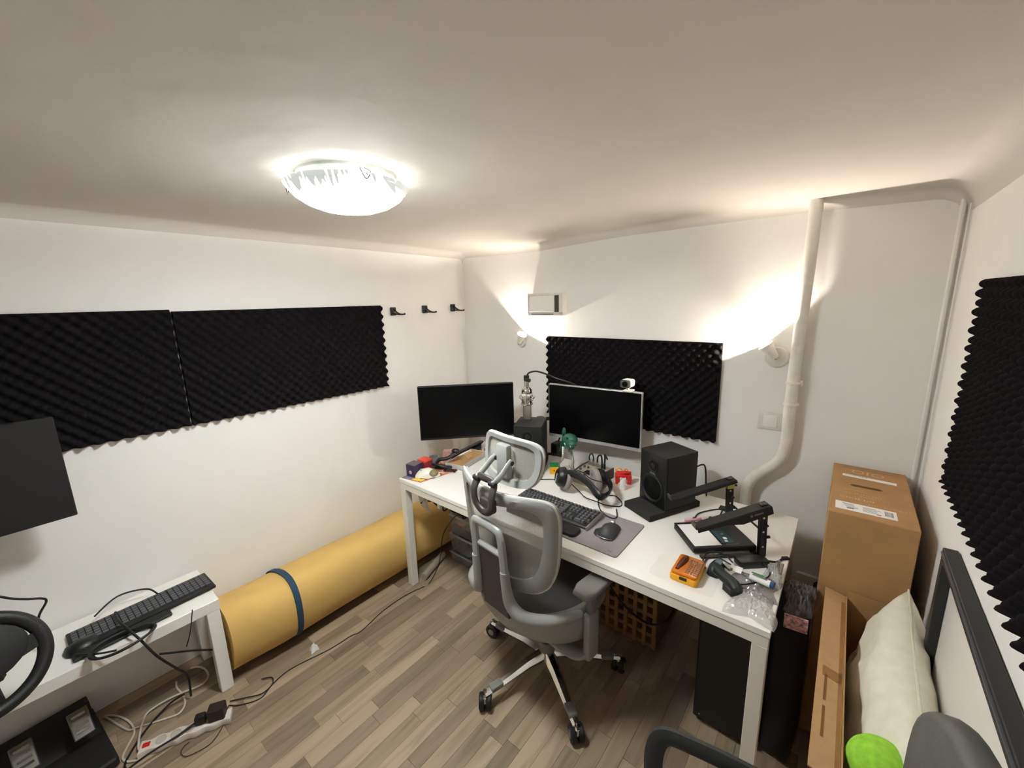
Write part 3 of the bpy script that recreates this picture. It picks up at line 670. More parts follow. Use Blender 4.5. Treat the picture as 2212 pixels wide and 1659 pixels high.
MB().box((-.012, -.016, .0385), (.012, .016, .041), .001, M=Mloc(.0, .01, 0, rz=R(35))).out('button_panel', mat('panel grey', (96, 112, 116), .5), ht_)
MB().box((.0, .028, .016), (.034, .045, .028), .002).out('nozzle', ALU, ht_)
pb = thing('power_adapter', 'black power brick behind the handheld tool', 'adapter', (-.20, 1.672, DZ), R(42))
MB().box((-.058, -.024, .0005), (.058, .024, .028), .005, seg=2).out('body', BLACK, pb)
MB().tube([(.058, 0, .014), (.10, .0, .006), (.14, .02, .004)], .004).box((.138, .012, .0005), (.165, .028, .010), .002).out('cord', RUBBER, pb)
tag(MB().tube([(-.255, 1.62, .735), (-.29, 1.63, .75), (-.335, 1.60, .76), (-.345, 1.55, .75), (-.33, 1.525, .73)], .003).tube([(-.30, 1.50, .745), (-.24, 1.48, .735), (-.17, 1.52, .745), (-.13, 1.60, .75), (-.16, 1.66, .75)], .0028).tube([(-.26, 1.61, .73), (-.33, 1.64, .725), (-.345, 1.58, .725), (-.335, 1.53, .725)], .0028).out('tool_cable', RUBBER), 'black cable coiling around the dark handheld tool', 'cable')
def crumple(name, label, c, sx, sy, h, material, seed, cat='plastic bag', n=30, ridge=1.4):
    rnd = random.Random(seed); hs = [[0]*(n+1) for _ in range(n+1)]
    lines = [(rnd.uniform(-1, 1), rnd.uniform(0, PI), rnd.uniform(8, 18), rnd.uniform(0, 6)) for _ in range(7)]
    v = []; f = []
    for j in range(n+1):
        for i in range(n+1):
            u, t = -1+2*i/n, -1+2*j/n
            e = max(0, 1-max(abs(u), abs(t))**3)
            k_ = sum(abs(math.sin(fr_*(u*math.cos(a)+t*math.sin(a))+ph)) for _, a, fr_, ph in lines)/7
            wob = 1+.18*math.sin(3*math.atan2(t, u)+seed)
            v.append((c[0]+u*sx*wob, c[1]+t*sy*wob, c[2]+.001+h*e*(.25+k_*ridge)))
    for j in range(n):
        for i in range(n): f.append((j*(n+1)+i, j*(n+1)+i+1, (j+1)*(n+1)+i+1, (j+1)*(n+1)+i))
    o = MB().add(v, f).out(name, material, smooth=25); tag(o, label, cat)
    return o
BAG = mat('clear crumpled plastic', (208, 206, 204), .10, alpha=.45, spec=1.0, var=.02)
BAG2 = mat('antistatic plastic', (138, 133, 136), .15, .35, alpha=.6, spec=1.0, var=.02)
crumple('plastic_bag', 'crumpled clear plastic bag at the front right corner of the desk', (-.155, 1.425, DZ), .065, .075, .022, BAG, 3)
crumple('parts_bag', 'grey antistatic parts bag below the power brick', (-.165, 1.545, DZ), .07, .06, .018, BAG2, 5)
crumple('parts_bag', 'clear parts bag with metal bits at the desk edge', (-.125, 1.635, DZ), .03, .06, .03, BAG, 9)
bt = thing('labelled_module', 'small cylinder wrapped in a white label among the plastic bags', 'electronic part', (-.15, 1.533, DZ+.026), R(-8))
MB().cyl((-.034, 0, .012), (.03, 0, .012), .012, n=16).out('body', PAPER, bt)
MB().cyl((.03, 0, .012), (.042, 0, .012), .012, n=16).out('end_cap', mat('blue shrink', (30, 70, 110), .4), bt)
MB().box((-.026, -.006, .0238), (.02, .004, .0245)).out('printed_panel', INK, bt)
tag(MB().box((-.185, 1.565, DZ+.022), (-.145, 1.585, DZ+.027)).out('small_circuit_board', GREEN2, smooth=0), 'tiny green circuit board in the antistatic bag', 'circuit board')
tag(MB().box((-.235, 1.555, DZ+.0205), (-.215, 1.595, DZ+.0225), .0003, M=None).out('paper_tag', PAPER, smooth=0), 'small white paper strip on the antistatic bag', 'paper')
tag(MB().cyl((-.112, 1.66, DZ+.030), (-.112, 1.66, DZ+.062), .004, n=10).box((-.125, 1.63, DZ+.024), (-.098, 1.70, DZ+.032), .002).out('metal_jack', ALU), 'small metal jack standing near the desk edge', 'electronic part')

# ------------------------------------------------------------------ left end of the desk
mg = tag(MB().prism([(-1.998, 1.345), (-1.85, 1.372), (-1.80, 1.62), (-1.95, 1.70), (-2.0, 1.65)], DZ+.0003, DZ+.004).out('comic_magazine', mat('colourful print', (190, 120, 96), .5, var=.9, scale=45), smooth=0), 'colourful magazine lying flat under the white trackball mouse', 'magazine')
MB().prism([(-1.925, 1.362), (-1.852, 1.376), (-1.855, 1.41), (-1.915, 1.40)], DZ+.0042, DZ+.0046).out('yellow_panel', mat('yellow print', (238, 206, 70), .5), mg, smooth=0)
MB().prism([(-1.99, 1.352), (-1.935, 1.36), (-1.93, 1.40), (-1.985, 1.39)], DZ+.0042, DZ+.0046).out('blue_panel', mat('blue print', (110, 130, 176), .5), mg, smooth=0)
bx = thing('gift_box', 'purple and grey cube box at the left end of the desk', 'box', (-1.958, 1.415, DZ+.0045), R(8))
MB().box((-.034, -.034, .0), (.034, .034, .078), .002).out('body', mat('grey carton', (98, 92, 88), .6), bx, smooth=0)
MB().box((-.0335, -.0350, .002), (.0345, -.0335, .076)).box((.0335, -.034, .002), (.035, .034, .076)).out('purple_face', mat('purple print', (44, 30, 66), .45), bx, smooth=0)
MB().sphere((.0, -.035, .03), .012, 10, (1, .1, 1)).out('round_print', mat('pale print blob', (176, 170, 186), .5), bx)
bx2 = thing('red_box', 'small red and purple box next to the grey cup', 'box', (-1.962, 1.497, DZ+.0045), R(5))
MB().box((-.032, -.03, 0), (.032, .03, .076), .002).out('body', mat('maroon print', (128, 30, 44), .5), bx2, smooth=0)
MB().box((-.0325, -.0305, .066), (.0325, .0305, .0775), .001).out('lid', mat('coral red', (226, 74, 58), .5), bx2, smooth=0)
cp = tag(MB().lathe([(0, .001), (.026, .001), (.030, .07), (.027, .07), (.024, .006), (0, .006)], 24).out('grey_cup', mat('grey ceramic', (112, 110, 110), .5), loc=(-1.958, 1.568, DZ+.0045)), 'grey cylindrical cup behind the red box', 'cup')
wm = thing('vertical_mouse', 'large white ergonomic mouse with an olive button at the desk end', 'mouse', (-1.885, 1.450, DZ+.005), R(-50))
ellmesh([(-.075, .012, .010, 0), (-.065, .030, .024, 0), (-.03, .040, .044, 0), (.01, .042, .052, 0), (.045, .034, .036, 0), (.07, .020, .016, 0), (.078, .008, .006, 0)]).out('shell', mat('warm white plastic', (226, 220, 204), .3), wm, smooth=70)
MB().sphere((.01, .04, .022), .026, 14, (1.2, 1.2, .8)).out('button', mat('olive plastic', (128, 118, 84), .5), wm)
MB().sphere((-.018, -.042, .034), .008, 10).sphere((.012, -.03, .043), .006, 10).out('small_button', mat('grey button', (180, 180, 172), .4), wm)
ellmesh([(-.074, .014, .004, 0), (-.03, .044, .006, 0), (.045, .038, .006, 0), (.076, .010, .004, 0)]).out('base', BLACK, wm)
gm = thing('camera_strap_bundle', 'tangled black camera bracket and strap lying on the magazine', 'bracket', (-1.895, 1.585, DZ+.005), R(30))
gm.scale = (1.15,)*3
MB().box((-.045, -.018, .0), (.05, .018, .012), .004).tube([(-.05, 0, .02), (-.02, .01, .045), (.02, .02, .05), (.06, .04, .072)], .010, n=10).sphere((.062, .045, .085), .020, 12, (1.2, .8, .7)).tube([(.04, -.02, .01), (0, -.03, .025), (-.05, -.02, .03)], .008).out('bracket_body', BLACK, gm)
MB().tube([(.02, -.05, .004), (.05, -.03, .008), (.08, -.05, .004)], .005).box((.03, -.045, .001), (.085, -.02, .008), .002).out('strap', RUBBER, gm)
tag(MB().cyl((-1.862, 1.515, DZ+.009), (-1.835, 1.545, DZ+.009), .003).out('white_stylus', PAPER), 'short white stylus on the magazine', 'stylus')
cr = thing('cardboard_tray', 'shallow box of brown cardboard in front of the black monitor', 'tray', (-1.862, 1.762, DZ+.001), R(101))
MB().box((-.14, -.068, .0), (.14, .068, .004)).box((-.14, -.068, .0), (.14, -.064, .030)).box((-.14, .064, 0), (.14, .068, .030)).box((-.14, -.064, 0), (-.136, .064, .030)).box((.136, -.064, 0), (.14, .064, .030)).out('tray', mat('pale grey card', (196, 194, 192), .6), cr, smooth=0)
MB().box((-.134, -.062, .005), (.134, .062, .027)).out('card_insert', CARD, cr, smooth=0)
MB().prism([(-.03, -.035), (.02, -.035), (.085, .03), (.03, .055)], .0275, .032).out('card_flap', CARD2, cr, smooth=0)
for a in ((.02, .06), (.09, .03), (-.06, .05)):
    MB().box((a[0]-.012, a[1]-.010, .0275), (a[0]+.012, a[1]+.002, .034), .002).out('wrapper', mat('peach wrapper', (232, 176, 138), .6), cr)
rl = tag(MB().box((-.18, -.016, 0), (.18, .016, .03), .003, M=Mloc(-1.962, 1.86, DZ+.012, rz=R(97))).box((-.16, -.036, -.011), (.18, -.018, .012), .003, M=Mloc(-1.962, 1.86, DZ+.012, rz=R(97))).out('folded_tripod', BLACK), 'folded black tripod lying behind the cardboard tray', 'tripod')
tag(MB().box((-.06, -.006, 0), (.06, .006, .006), M=Mloc(-1.915, 1.80, DZ+.0325, rz=R(97))).out('white_sticks', PAPER, smooth=0), 'white plastic stick lying across the cardboard tray edge', 'stick').location = (0, 0, .0)
wb = thing('small_white_box', 'small white carton with a printed side left of the chair headrest', 'box', (-1.862, 1.985, DZ+.001), R(25))
MB().box((-.05, -.03, 0), (.05, .03, .06), .002).out('body', PAPER, wb, smooth=0)
MB().box((-.03, -.0308, .012), (.03, -.0302, .03)).out('printed_panel', INK, wb, smooth=0)
tag(MB().box((-.03, -.03, 0), (.03, .03, .07), .002, M=Mloc(-1.965, 1.69, DZ+.0045, rz=R(40))).out('clear_case', mat('clear pink plastic', (214, 160, 156), .15, alpha=.45)), 'small clear plastic case with a pink rim behind the black bracket', 'case')

# ------------------------------------------------------------------ office chair
HC = (-.96, 1.37)
ch = thing('office_chair', 'light grey ergonomic mesh office chair with headrest at the desk', 'chair', (HC[0], HC[1], 0), R(-7))
# base: five arms and casters
a0 = -107.4+7
MB().lathe([(.030, .16), (.040, .13), (.042, .085), (.030, .065), (0, .065)], 24).out('base_hub', GREY2, ch)
MB().cyl((0, 0, .12), (0, 0, .36), .022, n=20).out('gas_column', BLACK, ch)
for i in range(5):
    a = R(a0+72*i); d = Vector((math.cos(a), math.sin(a), 0)); n = Vector((-d.y, d.x, 0))
    v = []; f = []
    prof = [(.03, .125, .034, .040), (.12, .118, .026, .034), (.22, .098, .020, .026), (.30, .086, .017, .020), (.345, .083, .016, .018)]
    for t, z, hw, th in prof:
        c = d*t
        v += [tuple(c+n*hw*.45+Vector((0, 0, z))), tuple(c+n*hw+Vector((0, 0, z-th*.5))), tuple(c+n*hw*.8+Vector((0, 0, z-th))), tuple(c-n*hw*.8+Vector((0, 0, z-th))), tuple(c-n*hw+Vector((0, 0, z-th*.5))), tuple(c-n*hw*.45+Vector((0, 0, z)))]
    for j in range(4):
        for k in range(6): f.append((j*6+k, j*6+(k+1) % 6, (j+1)*6+(k+1) % 6, (j+1)*6+k))
    f += [tuple(range(6)), tuple(range(24, 30))]
    MB().add(v, f).out('base_arm', CHROME, ch)
    MB().box((.255, -.0185, .070), (.315, .0185, .093), .005, M=Mloc(0, 0, 0, rz=a), seg=2).out('arm_cover', GREY2, ch)
    c = d*.342
    Mk = Mloc(c.x, c.y, 0, rz=R((46, 54, 15, 20, 105)[i])) @ Matrix.Diagonal((1.3, 1.18, 1.18, 1))
    cs = MB()
    for s in (-1, 1):
        cs.lathe([(0, .004), (.018, .006), (.0265, .004), (.029, 0.008), (.029, .018), (.026, .021), (0, .021)], 24, Mk @ Matrix.Translation((0, 0, .0295)) @ Euler((0, R(90*s), 0)).to_matrix().to_4x4())
    o = cs.out('caster', RUBBER, ch)
    MB().cyl(Mk @ Vector((0, 0, .035)), Mk @ Vector((0, 0, .078)), .008).box((-.006, -.02, .035), (.006, .02, .062), .003, M=Mk).out('caster_stem', CHROME, o)
    for s in (-1, 1):
        MB().lathe([(.014, 0), (.014, .001), (.010, .001), (.010, 0)], 20, Mk @ Matrix.Translation((s*.0212, 0, .0295)) @ Euler((0, R(90*s), 0)).to_matrix().to_4x4()).out('hub_ring', ALU, o)
XO = -.030
# mechanism
MB().box((-.08+XO, -.13, .30), (.08+XO, .10, .365), .015, seg=2).out('tilt_mechanism', BLACK, ch)
MB().tube([(.06, .03, .33), (.16, .05, .325), (.20, .05, .31)], .006).box((.19, .03, .30), (.25, .065, .312), .004).out('tilt_lever', BLACK, ch)
# seat
def superpad(w, d, z0, z1, n=32, e=3.2, yc=0, dish=.012):
    v = []; f = []
    rings = [(.90, z0), (1.0, z0+.012), (1.0, z1-.018), (.95, z1-.005), (.85, z1), (.5, z1-dish), (.0, z1-dish*1.3)]
    for s, z in rings:
        for i in range(n):
            a = 2*PI*i/n; c, q = math.cos(a), math.sin(a)
            v.append((XO+s*w/2*abs(c)**(2/e)*(1 if c > 0 else -1), yc+s*d/2*abs(q)**(2/e)*(1 if q > 0 else -1), z))
    for j in range(len(rings)-1):
        for i in range(n): f.append((j*n+i, j*n+(i+1) % n, (j+1)*n+(i+1) % n, (j+1)*n+i))
    f.append(tuple(range(n))[::-1])
    return MB().add(v, f)
superpad(.50, .48, .395, .445, yc=.03).out('seat_pan', GREY, ch, smooth=60)
superpad(.48, .46, .4455, .475, yc=.03).out('seat_cushion', mat('grey mesh fabric', (74, 72, 70), .9, bump=.5, bscale=700), ch, smooth=60)
# wrap-around bowl under/behind the seat that carries the arms
def bowl(a0_, a1_, prof, th, n=40, mtl=GREY, name='seat_shell'):
    v = []; f = []; m_ = len(prof)
    for i in range(n+1):
        a = R(a0_+(a1_-a0_)*i/n); k = abs(math.sin(a))
        for (rx, ry, z, zs) in prof:
            v.append((XO+rx*math.sin(a), -ry*math.cos(a), z+zs*k*k))
        for (rx, ry, z, zs) in prof[::-1]:
            v.append((XO+(rx-th)*math.sin(a), -(ry-th)*math.cos(a), z+zs*k*k))
    M2 = 2*m_
    for i in range(n):
        for j in range(M2): f.append((i*M2+j, i*M2+(j+1) % M2, (i+1)*M2+(j+1) % M2, (i+1)*M2+j))
    f += [tuple(range(M2)), tuple(range(n*M2, (n+1)*M2))]
    return MB().add(v, f).out(name, mtl, ch, smooth=50)
bowl(-98, 98, [(.275, .285, .515, .0), (.288, .292, .50, -.01), (.290, .282, .45, -.01), (.280, .245, .385, -.02), (.225, .18, .335, -.02), (.10, .08, .315, 0)], .012)
bowl(-86, 86, [(.272, .290, .522, 0), (.283, .300, .517, 0), (.288, .300, .507, 0), (.272, .289, .505, 0)], .010, mtl=GREY2, name='rim')
# arm yoke under the bowl
MB().tube([(XO-.30, -.03, .31), (XO-.25, -.06, .285), (XO-.12, -.08, .30), (XO, -.08, .305), (XO+.12, -.08, .30), (XO+.25, -.06, .285), (XO+.30, -.03, .31)], .03, n=10, flat=(.035, .018), up=(0, 1, 0)).out('arm_yoke', GREY, ch)
for s in (-1, 1):
    x = XO+s*.302
    MB().box((x-.017, -.065, .285), (x+.017, .005, .50), .010, seg=2).out('arm_post', GREY, ch)
    MB().box((x-.013, -.052, .49), (x+.013, -.008, .605), .006, seg=2).out('arm_slider', GREY2, ch)
    MB().prism([(x-.030, -.115), (x+.030, -.115), (x+.047, -.07), (x+.044, .10), (x+.025, .135), (x-.025, .135), (x-.044, .10), (x-.047, -.07)], .605, .632, bev=.009).out('armrest_pad', GREY2, ch, smooth=70)
# backrest
def bk(x, z, off=0):
    return Vector((XO+x, -.300+1.25*x*x+(1.03-z)*.09+off+.25*max(0, .62-z), z))
prof = [(0, 1.030), (.10, 1.034), (.19, 1.038), (.238, 1.034), (.266, 1.012), (.276, .96), (.272, .87), (.264, .79), (.250, .72), (.225, .665), (.175, .628), (.08, .612), (0, .610)]
prof_in = [(0, .975), (.08, .985), (.15, .992), (.195, .985), (.222, .962), (.228, .92), (.224, .86), (.214, .80), (.199, .745), (.172, .70), (.13, .675), (.06, .662), (0, .660)]
outl = prof+[(-x, z) for x, z in prof[::-1][1:-1]]; inl = prof_in+[(-x, z) for x, z in prof_in[::-1][1:-1]]
outl = [(p.x, p.y) for p in spline([Vector((x, z, 0)) for x, z in outl], 4, True)]
inl = [(p.x, p.y) for p in spline([Vector((x, z, 0)) for x, z in inl], 4, True)]
N = len(outl); v = []; f = []
for (xo, zo), (xi, zi) in zip(outl, inl):
    xm, zm = xo*.75+xi*.25, zo*.75+zi*.25
    v += [bk(xo, zo, -.010), bk(xo, zo, .014), bk(xm, zm, .020), bk(xi, zi, .008), bk(xi, zi, -.008), bk(xm, zm, -.018)]
for i in range(N):
    for j in range(6): f.append((i*6+j, i*6+(j+1) % 6, ((i+1) % N)*6+(j+1) % 6, ((i+1) % N)*6+j))
MB().add([tuple(p) for p in v], f).out('back_frame', GREY, ch, smooth=50)
MB().tube([bk(x*1.002, z*1.0+.001, -.004) for x, z in outl[::4]], .0055, n=6, closed=True).out('piping', mat('pale piping', (196, 196, 186), .7), ch)
MESHM = bpy.data.materials.new('see-through mesh'); MESHM.use_nodes = True
nt = MESHM.node_tree; b = nt.nodes['Principled BSDF']; b.inputs['Base Color'].default_value = lin((164, 160, 150)); b.inputs['Roughness'].default_value = .9
b.inputs['Alpha'].default_value = .48
tc = nt.nodes.new('ShaderNodeTexCoord'); ck = nt.nodes.new('ShaderNodeTexNoise'); ck.inputs['Scale'].default_value = 900; nt.links.new(tc.outputs['Object'], ck.inputs[0])
mr = nt.nodes.new('ShaderNodeMapRange'); mr.inputs[1].default_value = .35; mr.inputs[2].default_value = .65; mr.inputs[3].default_value = .48; mr.inputs[4].default_value = .82
nt.links.new(ck.outputs['Fac'], mr.inputs[0]); nt.links.new(mr.outputs[0], b.inputs['Alpha'])
def sheet(inl, fn, name, off):
    v = [fn(0, sum(z for _, z in inl)/len(inl), off)]; f = []; NR = 7; cz = v[0].z
    for r in range(1, NR+1):
        for x, z in inl: v.append(fn(x*r/NR, cz+(z-cz)*r/NR, off))
    n = len(inl)
    for i in range(n): f.append((0, 1+i, 1+(i+1) % n))
    for r in range(NR-1):
        for i in range(n): f.append((1+r*n+i, 1+(r+1)*n+i, 1+(r+1)*n+(i+1) % n, 1+r*n+(i+1) % n))
    return MB().add([tuple(p) for p in v], f).out(name, MESHM, ch, smooth=180)
sheet(inl[::2], bk, 'back_mesh', .004)
# spine: loop, panel and flaring wings down to the bowl rim
SY = -.345
SX = XO+.026
lp = [(-.084, .64), (-.083, .72), (-.080, .82), (-.076, .885), (-.055, .905), (.050, .905), (.076, .885), (.082, .82), (.084, .72), (.086, .64)]
MB().tube([(SX+x, SY+.01+(.88-z)*.06, z) for x, z in lp], .013, n=10, flat=(.013, .019), up=(0, 1, 0)).out('spine_loop', GREY, ch)
MB().tube([(SX-.075, SY+.022, .80), (SX+.075, SY+.022, .80)], .013, n=10, smooth=False).out('cross_bar', GREY, ch)
pv = []
for z, hw in ((.79, .066), (.70, .067), (.62, .068), (.56, .070), (.51, .076)):
    for x in (-hw, hw):
        pv += [(SX+x, SY+.022+(.77-z)*.10-.006, z), (SX+x, SY+.022+(.77-z)*.10+.006, z)]
pf = []
for j in range(4):
    a = j*4; pf += [(a, a+2, a+6, a+4), (a+1, a+5, a+7, a+3), (a, a+4, a+5, a+1), (a+2, a+3, a+7, a+6)]
pf += [(0, 1, 3, 2), (16, 18, 19, 17)]
MB().add(pv, pf).out('lumbar_panel', DGREY, ch, smooth=0)
for s in (-1, 1):
    MB().tube([(SX+s*.085, SY+.018, .74), (SX+s*.087, SY+.025, .66), (SX+s*.096, SY+.035, .595), (SX+s*.13, SY+.055, .548), (XO+s*.195, SY+.10, .525), (XO+s*.25, SY+.175, .515), (XO+s*.284, SY+.27, .505)], [.018, .020, .024, .028, .026, .022, .016], n=12, flat=None).out('spine_wing', GREY, ch)
# headrest with bracket
HX = XO+.022
MB().tube([(HX-.044, SY+.02, 1.085), (HX-.052, SY+.0, 1.04), (HX-.042, SY+.0, .985), (HX, SY+.004, .962), (HX+.042, SY+.0, .985), (HX+.052, SY+.0, 1.04), (HX+.044, SY+.02, 1.085), (HX, SY+.012, 1.098)], .013, n=10, closed=True, flat=(.010, .016), up=(0, 1, 0)).out('headrest_bracket', DGREY, ch)
MB().box((HX-.036, SY+.008, .955), (HX+.036, SY+.04, 1.01), .008, seg=2).out('bracket_base', DGREY, ch)
def hk_(x, z, off=0):
    return Vector((XO+.016+x, -.215+1.6*x*x+(z-1.15)*.12+off, z))
ho = [(.0, 1.228), (.08, 1.226), (.134, 1.215), (.158, 1.185), (.158, 1.12), (.140, 1.070), (.10, 1.045), (0, 1.040)]
hi = [(0, 1.209), (.07, 1.208), (.114, 1.200), (.134, 1.178), (.134, 1.125), (.120, 1.090), (.088, 1.070), (0, 1.065)]
ho = ho+[(-x, z) for x, z in ho[::-1][1:-1]]; hi = hi+[(-x, z) for x, z in hi[::-1][1:-1]]
ho = [(p.x, p.y) for p in spline([Vector((x, z, 0)) for x, z in ho], 4, True)]
hi = [(p.x, p.y) for p in spline([Vector((x, z, 0)) for x, z in hi], 4, True)]
v = []; f = []; N = len(ho)
for (xo, zo), (xi, zi) in zip(ho, hi):
    v += [hk_(xo, zo, -.012), hk_(xo, zo, .014), hk_(xi, zi, .012), hk_(xi, zi, -.006)]
for i in range(N):
    for j in range(4): f.append((i*4+j, i*4+(j+1) % 4, ((i+1) % N)*4+(j+1) % 4, ((i+1) % N)*4+j))
MB().add([tuple(p) for p in v], f).out('headrest_frame', GREY, ch, smooth=50)
MB().tube([hk_(x*1.003, z, .002) for x, z in ho[::4]], .005, n=6, closed=True).out('headrest_piping', MATS['pale piping'], ch)
sheet(hi[::2], hk_, 'headrest_mesh', .006)
MB().box((HX-.034, -.245, 1.065), (HX+.030, -.213, 1.205), .010, seg=2).out('headrest_block', GREY, ch)
for s in (-1, 1):
    MB().tube([(HX+s*.046, SY+.012, 1.085), (HX+s*.050, SY+.05, 1.105), (HX+s*.048, -.255, 1.135), (HX+s*.045, -.235, 1.145)], .012, n=10, flat=(.013, .009), up=(0, 0, 1)).out('headrest_link', GREY, ch)
    MB().cyl((HX+s*.062, SY+.012, 1.085), (HX+s*.030, SY+.012, 1.085), .010, n=14).cyl((HX+s*.058, -.24, 1.142), (HX+s*.032, -.24, 1.142), .009, n=14).out('pivot_cap', RUBBER, ch)

# ------------------------------------------------------------------ foam mattress roll, strap, tube
ro = thing('foam_mattress_roll', 'yellow foam mattress rolled up along the left wall', 'mattress', (-2.208, 0, 0))
RP = [(-2.415, .06), (-2.416, .20), (-2.375, .285), (-2.285, .335), (-2.17, .372), (-2.07, .378), (-2.008, .340), (-1.982, .26), (-1.992, .16), (-2.03, .088), (-2.10, .032), (-2.2, .006), (-2.33, .004), (-2.395, .018)]
RP = [(min(max(p.x, -2.418), -1.98), max(p.y, .001)) for p in spline([Vector((x, z, 0)) for x, z in RP], 4, True)]
v = []; f = []; n = len(RP); ysr = [.402+i*(2.12-.402)/24 for i in range(25)]
def rx_(x, y):
    t = min(1, max(0, (y-.40)/.26)); t = t*t*(3-2*t)
    return -2.418+(x+2.418)*(.87+.075*t+.010*math.sin(5*y))+2.208
for y in ysr:
    for x, z in RP: v.append((rx_(x, y), y+(.03*(x+2.0) if y == ysr[0] else 0), z*(1+.01*math.sin(9*y))))
for j in range(24):
    for i in range(n): f.append((j*n+i, j*n+(i+1) % n, (j+1)*n+(i+1) % n, (j+1)*n+i))
f += [tuple(range(n)), tuple(range(24*n, 25*n))]
MB().add(v, f).out('rolled_foam', YFOAM, ro, smooth=50)
v = []; f = []
for i, (x, z) in enumerate(RP):
    c = Vector((x+2.2, z-.185, 0)).normalized()
    for (dy, dr) in ((-.014, .001), (-.014, .006), (.014, .006), (.014, .001)):
        yy = .69+dy+.10*max(0, .10-z)
        v.append((max(rx_(x, yy)+c.x*dr, -.2105), yy, max(.0005, z*1.012+c.y*dr)))
for i in range(n):
    for j in range(4): f.append((i*4+j, i*4+(j+1) % 4, ((i+1) % n)*4+(j+1) % 4, ((i+1) % n)*4+j))
tag(MB().add(v, f).out('elastic_strap', NAVY, loc=(-2.208, 0, 0)), 'navy elastic strap around the yellow mattress roll', 'strap')
tag(crumple('paper_scrap', 'crumpled white tissue scrap on the floor by the blue strap', (-1.972, .718, 0), .014, .018, .03, PAPER, 4, cat='paper', n=8), cat='paper')
tag(MB().cyl((-2.035, 1.655, .024), (-1.952, 1.415, .024), .023, n=20).out('cardboard_tube', mat('grey card tube', (158, 146, 126), .8)), 'grey cardboard tube on the floor against the mattress roll', 'tube')

# ------------------------------------------------------------------ storage bins under the desk
CLEAR = mat('clear bin plastic', (196, 200, 204), .25, alpha=.30, spec=.6)
RIM = mat('bin rim plastic', (178, 182, 182), .35, alpha=.75)
def bin_(label, z, x0, x1, y0, y1, h):
    t = thing('storage_bin', label, 'storage bin', ((x0+x1)/2, (y0+y1)/2, z), 0, 'clear plastic bins stacked under the desk')
    W, D = (x1-x0)/2, (y1-y0)/2; tp = .985
    v = []
    for s, zz in ((.93, .001), (tp, h-.012)):
        v += [(-W*s, -D*s, zz), (W*s, -D*s, zz), (W*s, D*s, zz), (-W*s, D*s, zz)]
    MB().add(v, [(3, 2, 1, 0), (0, 1, 5, 4), (1, 2, 6, 5), (2, 3, 7, 6), (3, 0, 4, 7)]).out('tub', CLEAR, t, smooth=0)
    q = MB()
    for a, b_ in (((-W, -D, h-.012), (W, -D+.012, h)), ((-W, D-.012, h-.012), (W, D, h)), ((-W, -D+.012, h-.012), (-W+.012, D-.012, h)), ((W-.012, -D+.012, h-.012), (W, D-.012, h))):
        q.box(a, b_, .002)
    q.out('rim', RIM, t)
    return t
bin_('bottom clear plastic bin with blue things, under the desk', .001, -1.972, -1.50, 1.66, 2.05, .078)
bin_('middle clear plastic bin with dark contents, under the desk', .080, -1.972, -1.52, 1.665, 2.05, .128)
bin_('top clear plastic bin with pink packets, under the desk', .209, -1.972, -1.53, 1.67, 2.05, .138)
ORD = ['leftmost', 'second from the left', 'third from the left', 'rightmost']
def lumps(name, what, where, cat, x0, x1, y, z, mt, seed):
    rnd = random.Random(seed)
    for i in range(4):
        sz = (rnd.uniform(.040, .048), rnd.uniform(.05, .08), rnd.uniform(.016, .026))
        x = x0+(x1-x0)*i/3
        o = MB().box((-sz[0], -sz[1], -sz[2]), sz, .008, seg=2).out(name, mt[i % len(mt)], loc=(x, y+rnd.uniform(-.01, .02), z+rnd.uniform(0, .02)), rot=(rnd.uniform(-.15, .3), rnd.uniform(-.15, .15), rnd.uniform(-.08, .08)))
        tag(o, what[i % len(what)]+', '+ORD[i]+' in the '+where, cat, 'contents of the '+where)
PK = mat('pink packet', (176, 122, 108), .5, var=.2); TN = mat('tan packet', (146, 118, 84), .6, var=.2)
lumps('packet', ['soft pink packet', 'soft tan packet'], 'top clear bin', 'packet', -1.905, -1.60, 1.78, .262, [PK, TN], 2)
lumps('dark_gadget', ['black gadget', 'dark green gadget'], 'middle clear bin', 'gadget', -1.90, -1.60, 1.78, .122, [MATT, mat('dark green lump', (50, 56, 46), .6)], 3)
lumps('cloth_pouch', ['blue cloth pouch', 'grey blue cloth pouch'], 'bottom clear bin', 'pouch', -1.89, -1.58, 1.77, .030, [BLUE, mat('grey blue cloth', (92, 102, 122), .8)], 4)
tag(MB().box((-.05, -.03, 0), (.05, .03, .05), .004, M=Mloc(-1.70, 1.76, .350, rz=.4)).tube([(-1.74, 1.73, .39), (-1.77, 1.71, .37), (-1.79, 1.70, .36)], .010).out('game_controller', mat('dark slate', (44, 48, 58), .5)), 'dark slate gadget on top of the clear bins', 'gadget')
# cable bundles hanging under the desk top
wcb = thing('white_cable_bundle', 'bundle of white cables looped under the left end of the desk', 'cables', (0, 0, 0))
rnd = random.Random(11)
for i in range(7):
    q = i*.013
    MB().tube([(-1.955+q, 1.56, .50-q*.3), (-1.960+q, 1.545, .575), (-1.93+q, 1.55, .628-q*.25), (-1.88+q, 1.57, .620-q*.3), (-1.82+q*.5, 1.60, .60)], .0032, n=6).out('cable', WHITE, wcb)
bcb = thing('black_cable_net', 'black cable tray net bulging with cables below the desk top', 'cable tray', (0, 0, 0))
wcb.location = (-.025, -.095, -.012); bcb.location = (-.02, -.14, -.005)
q = MB()
for i in range(8):
    x = -1.93+i*.055; s = .02*math.sin(i*1.7)
    q.tube([(x, 1.62, .60+s*.4), (x+.02, 1.60, .555+s), (x+.05, 1.64, .545-s), (x+.07, 1.72, .57), (x+.06, 1.80, .62)], .005, n=6)
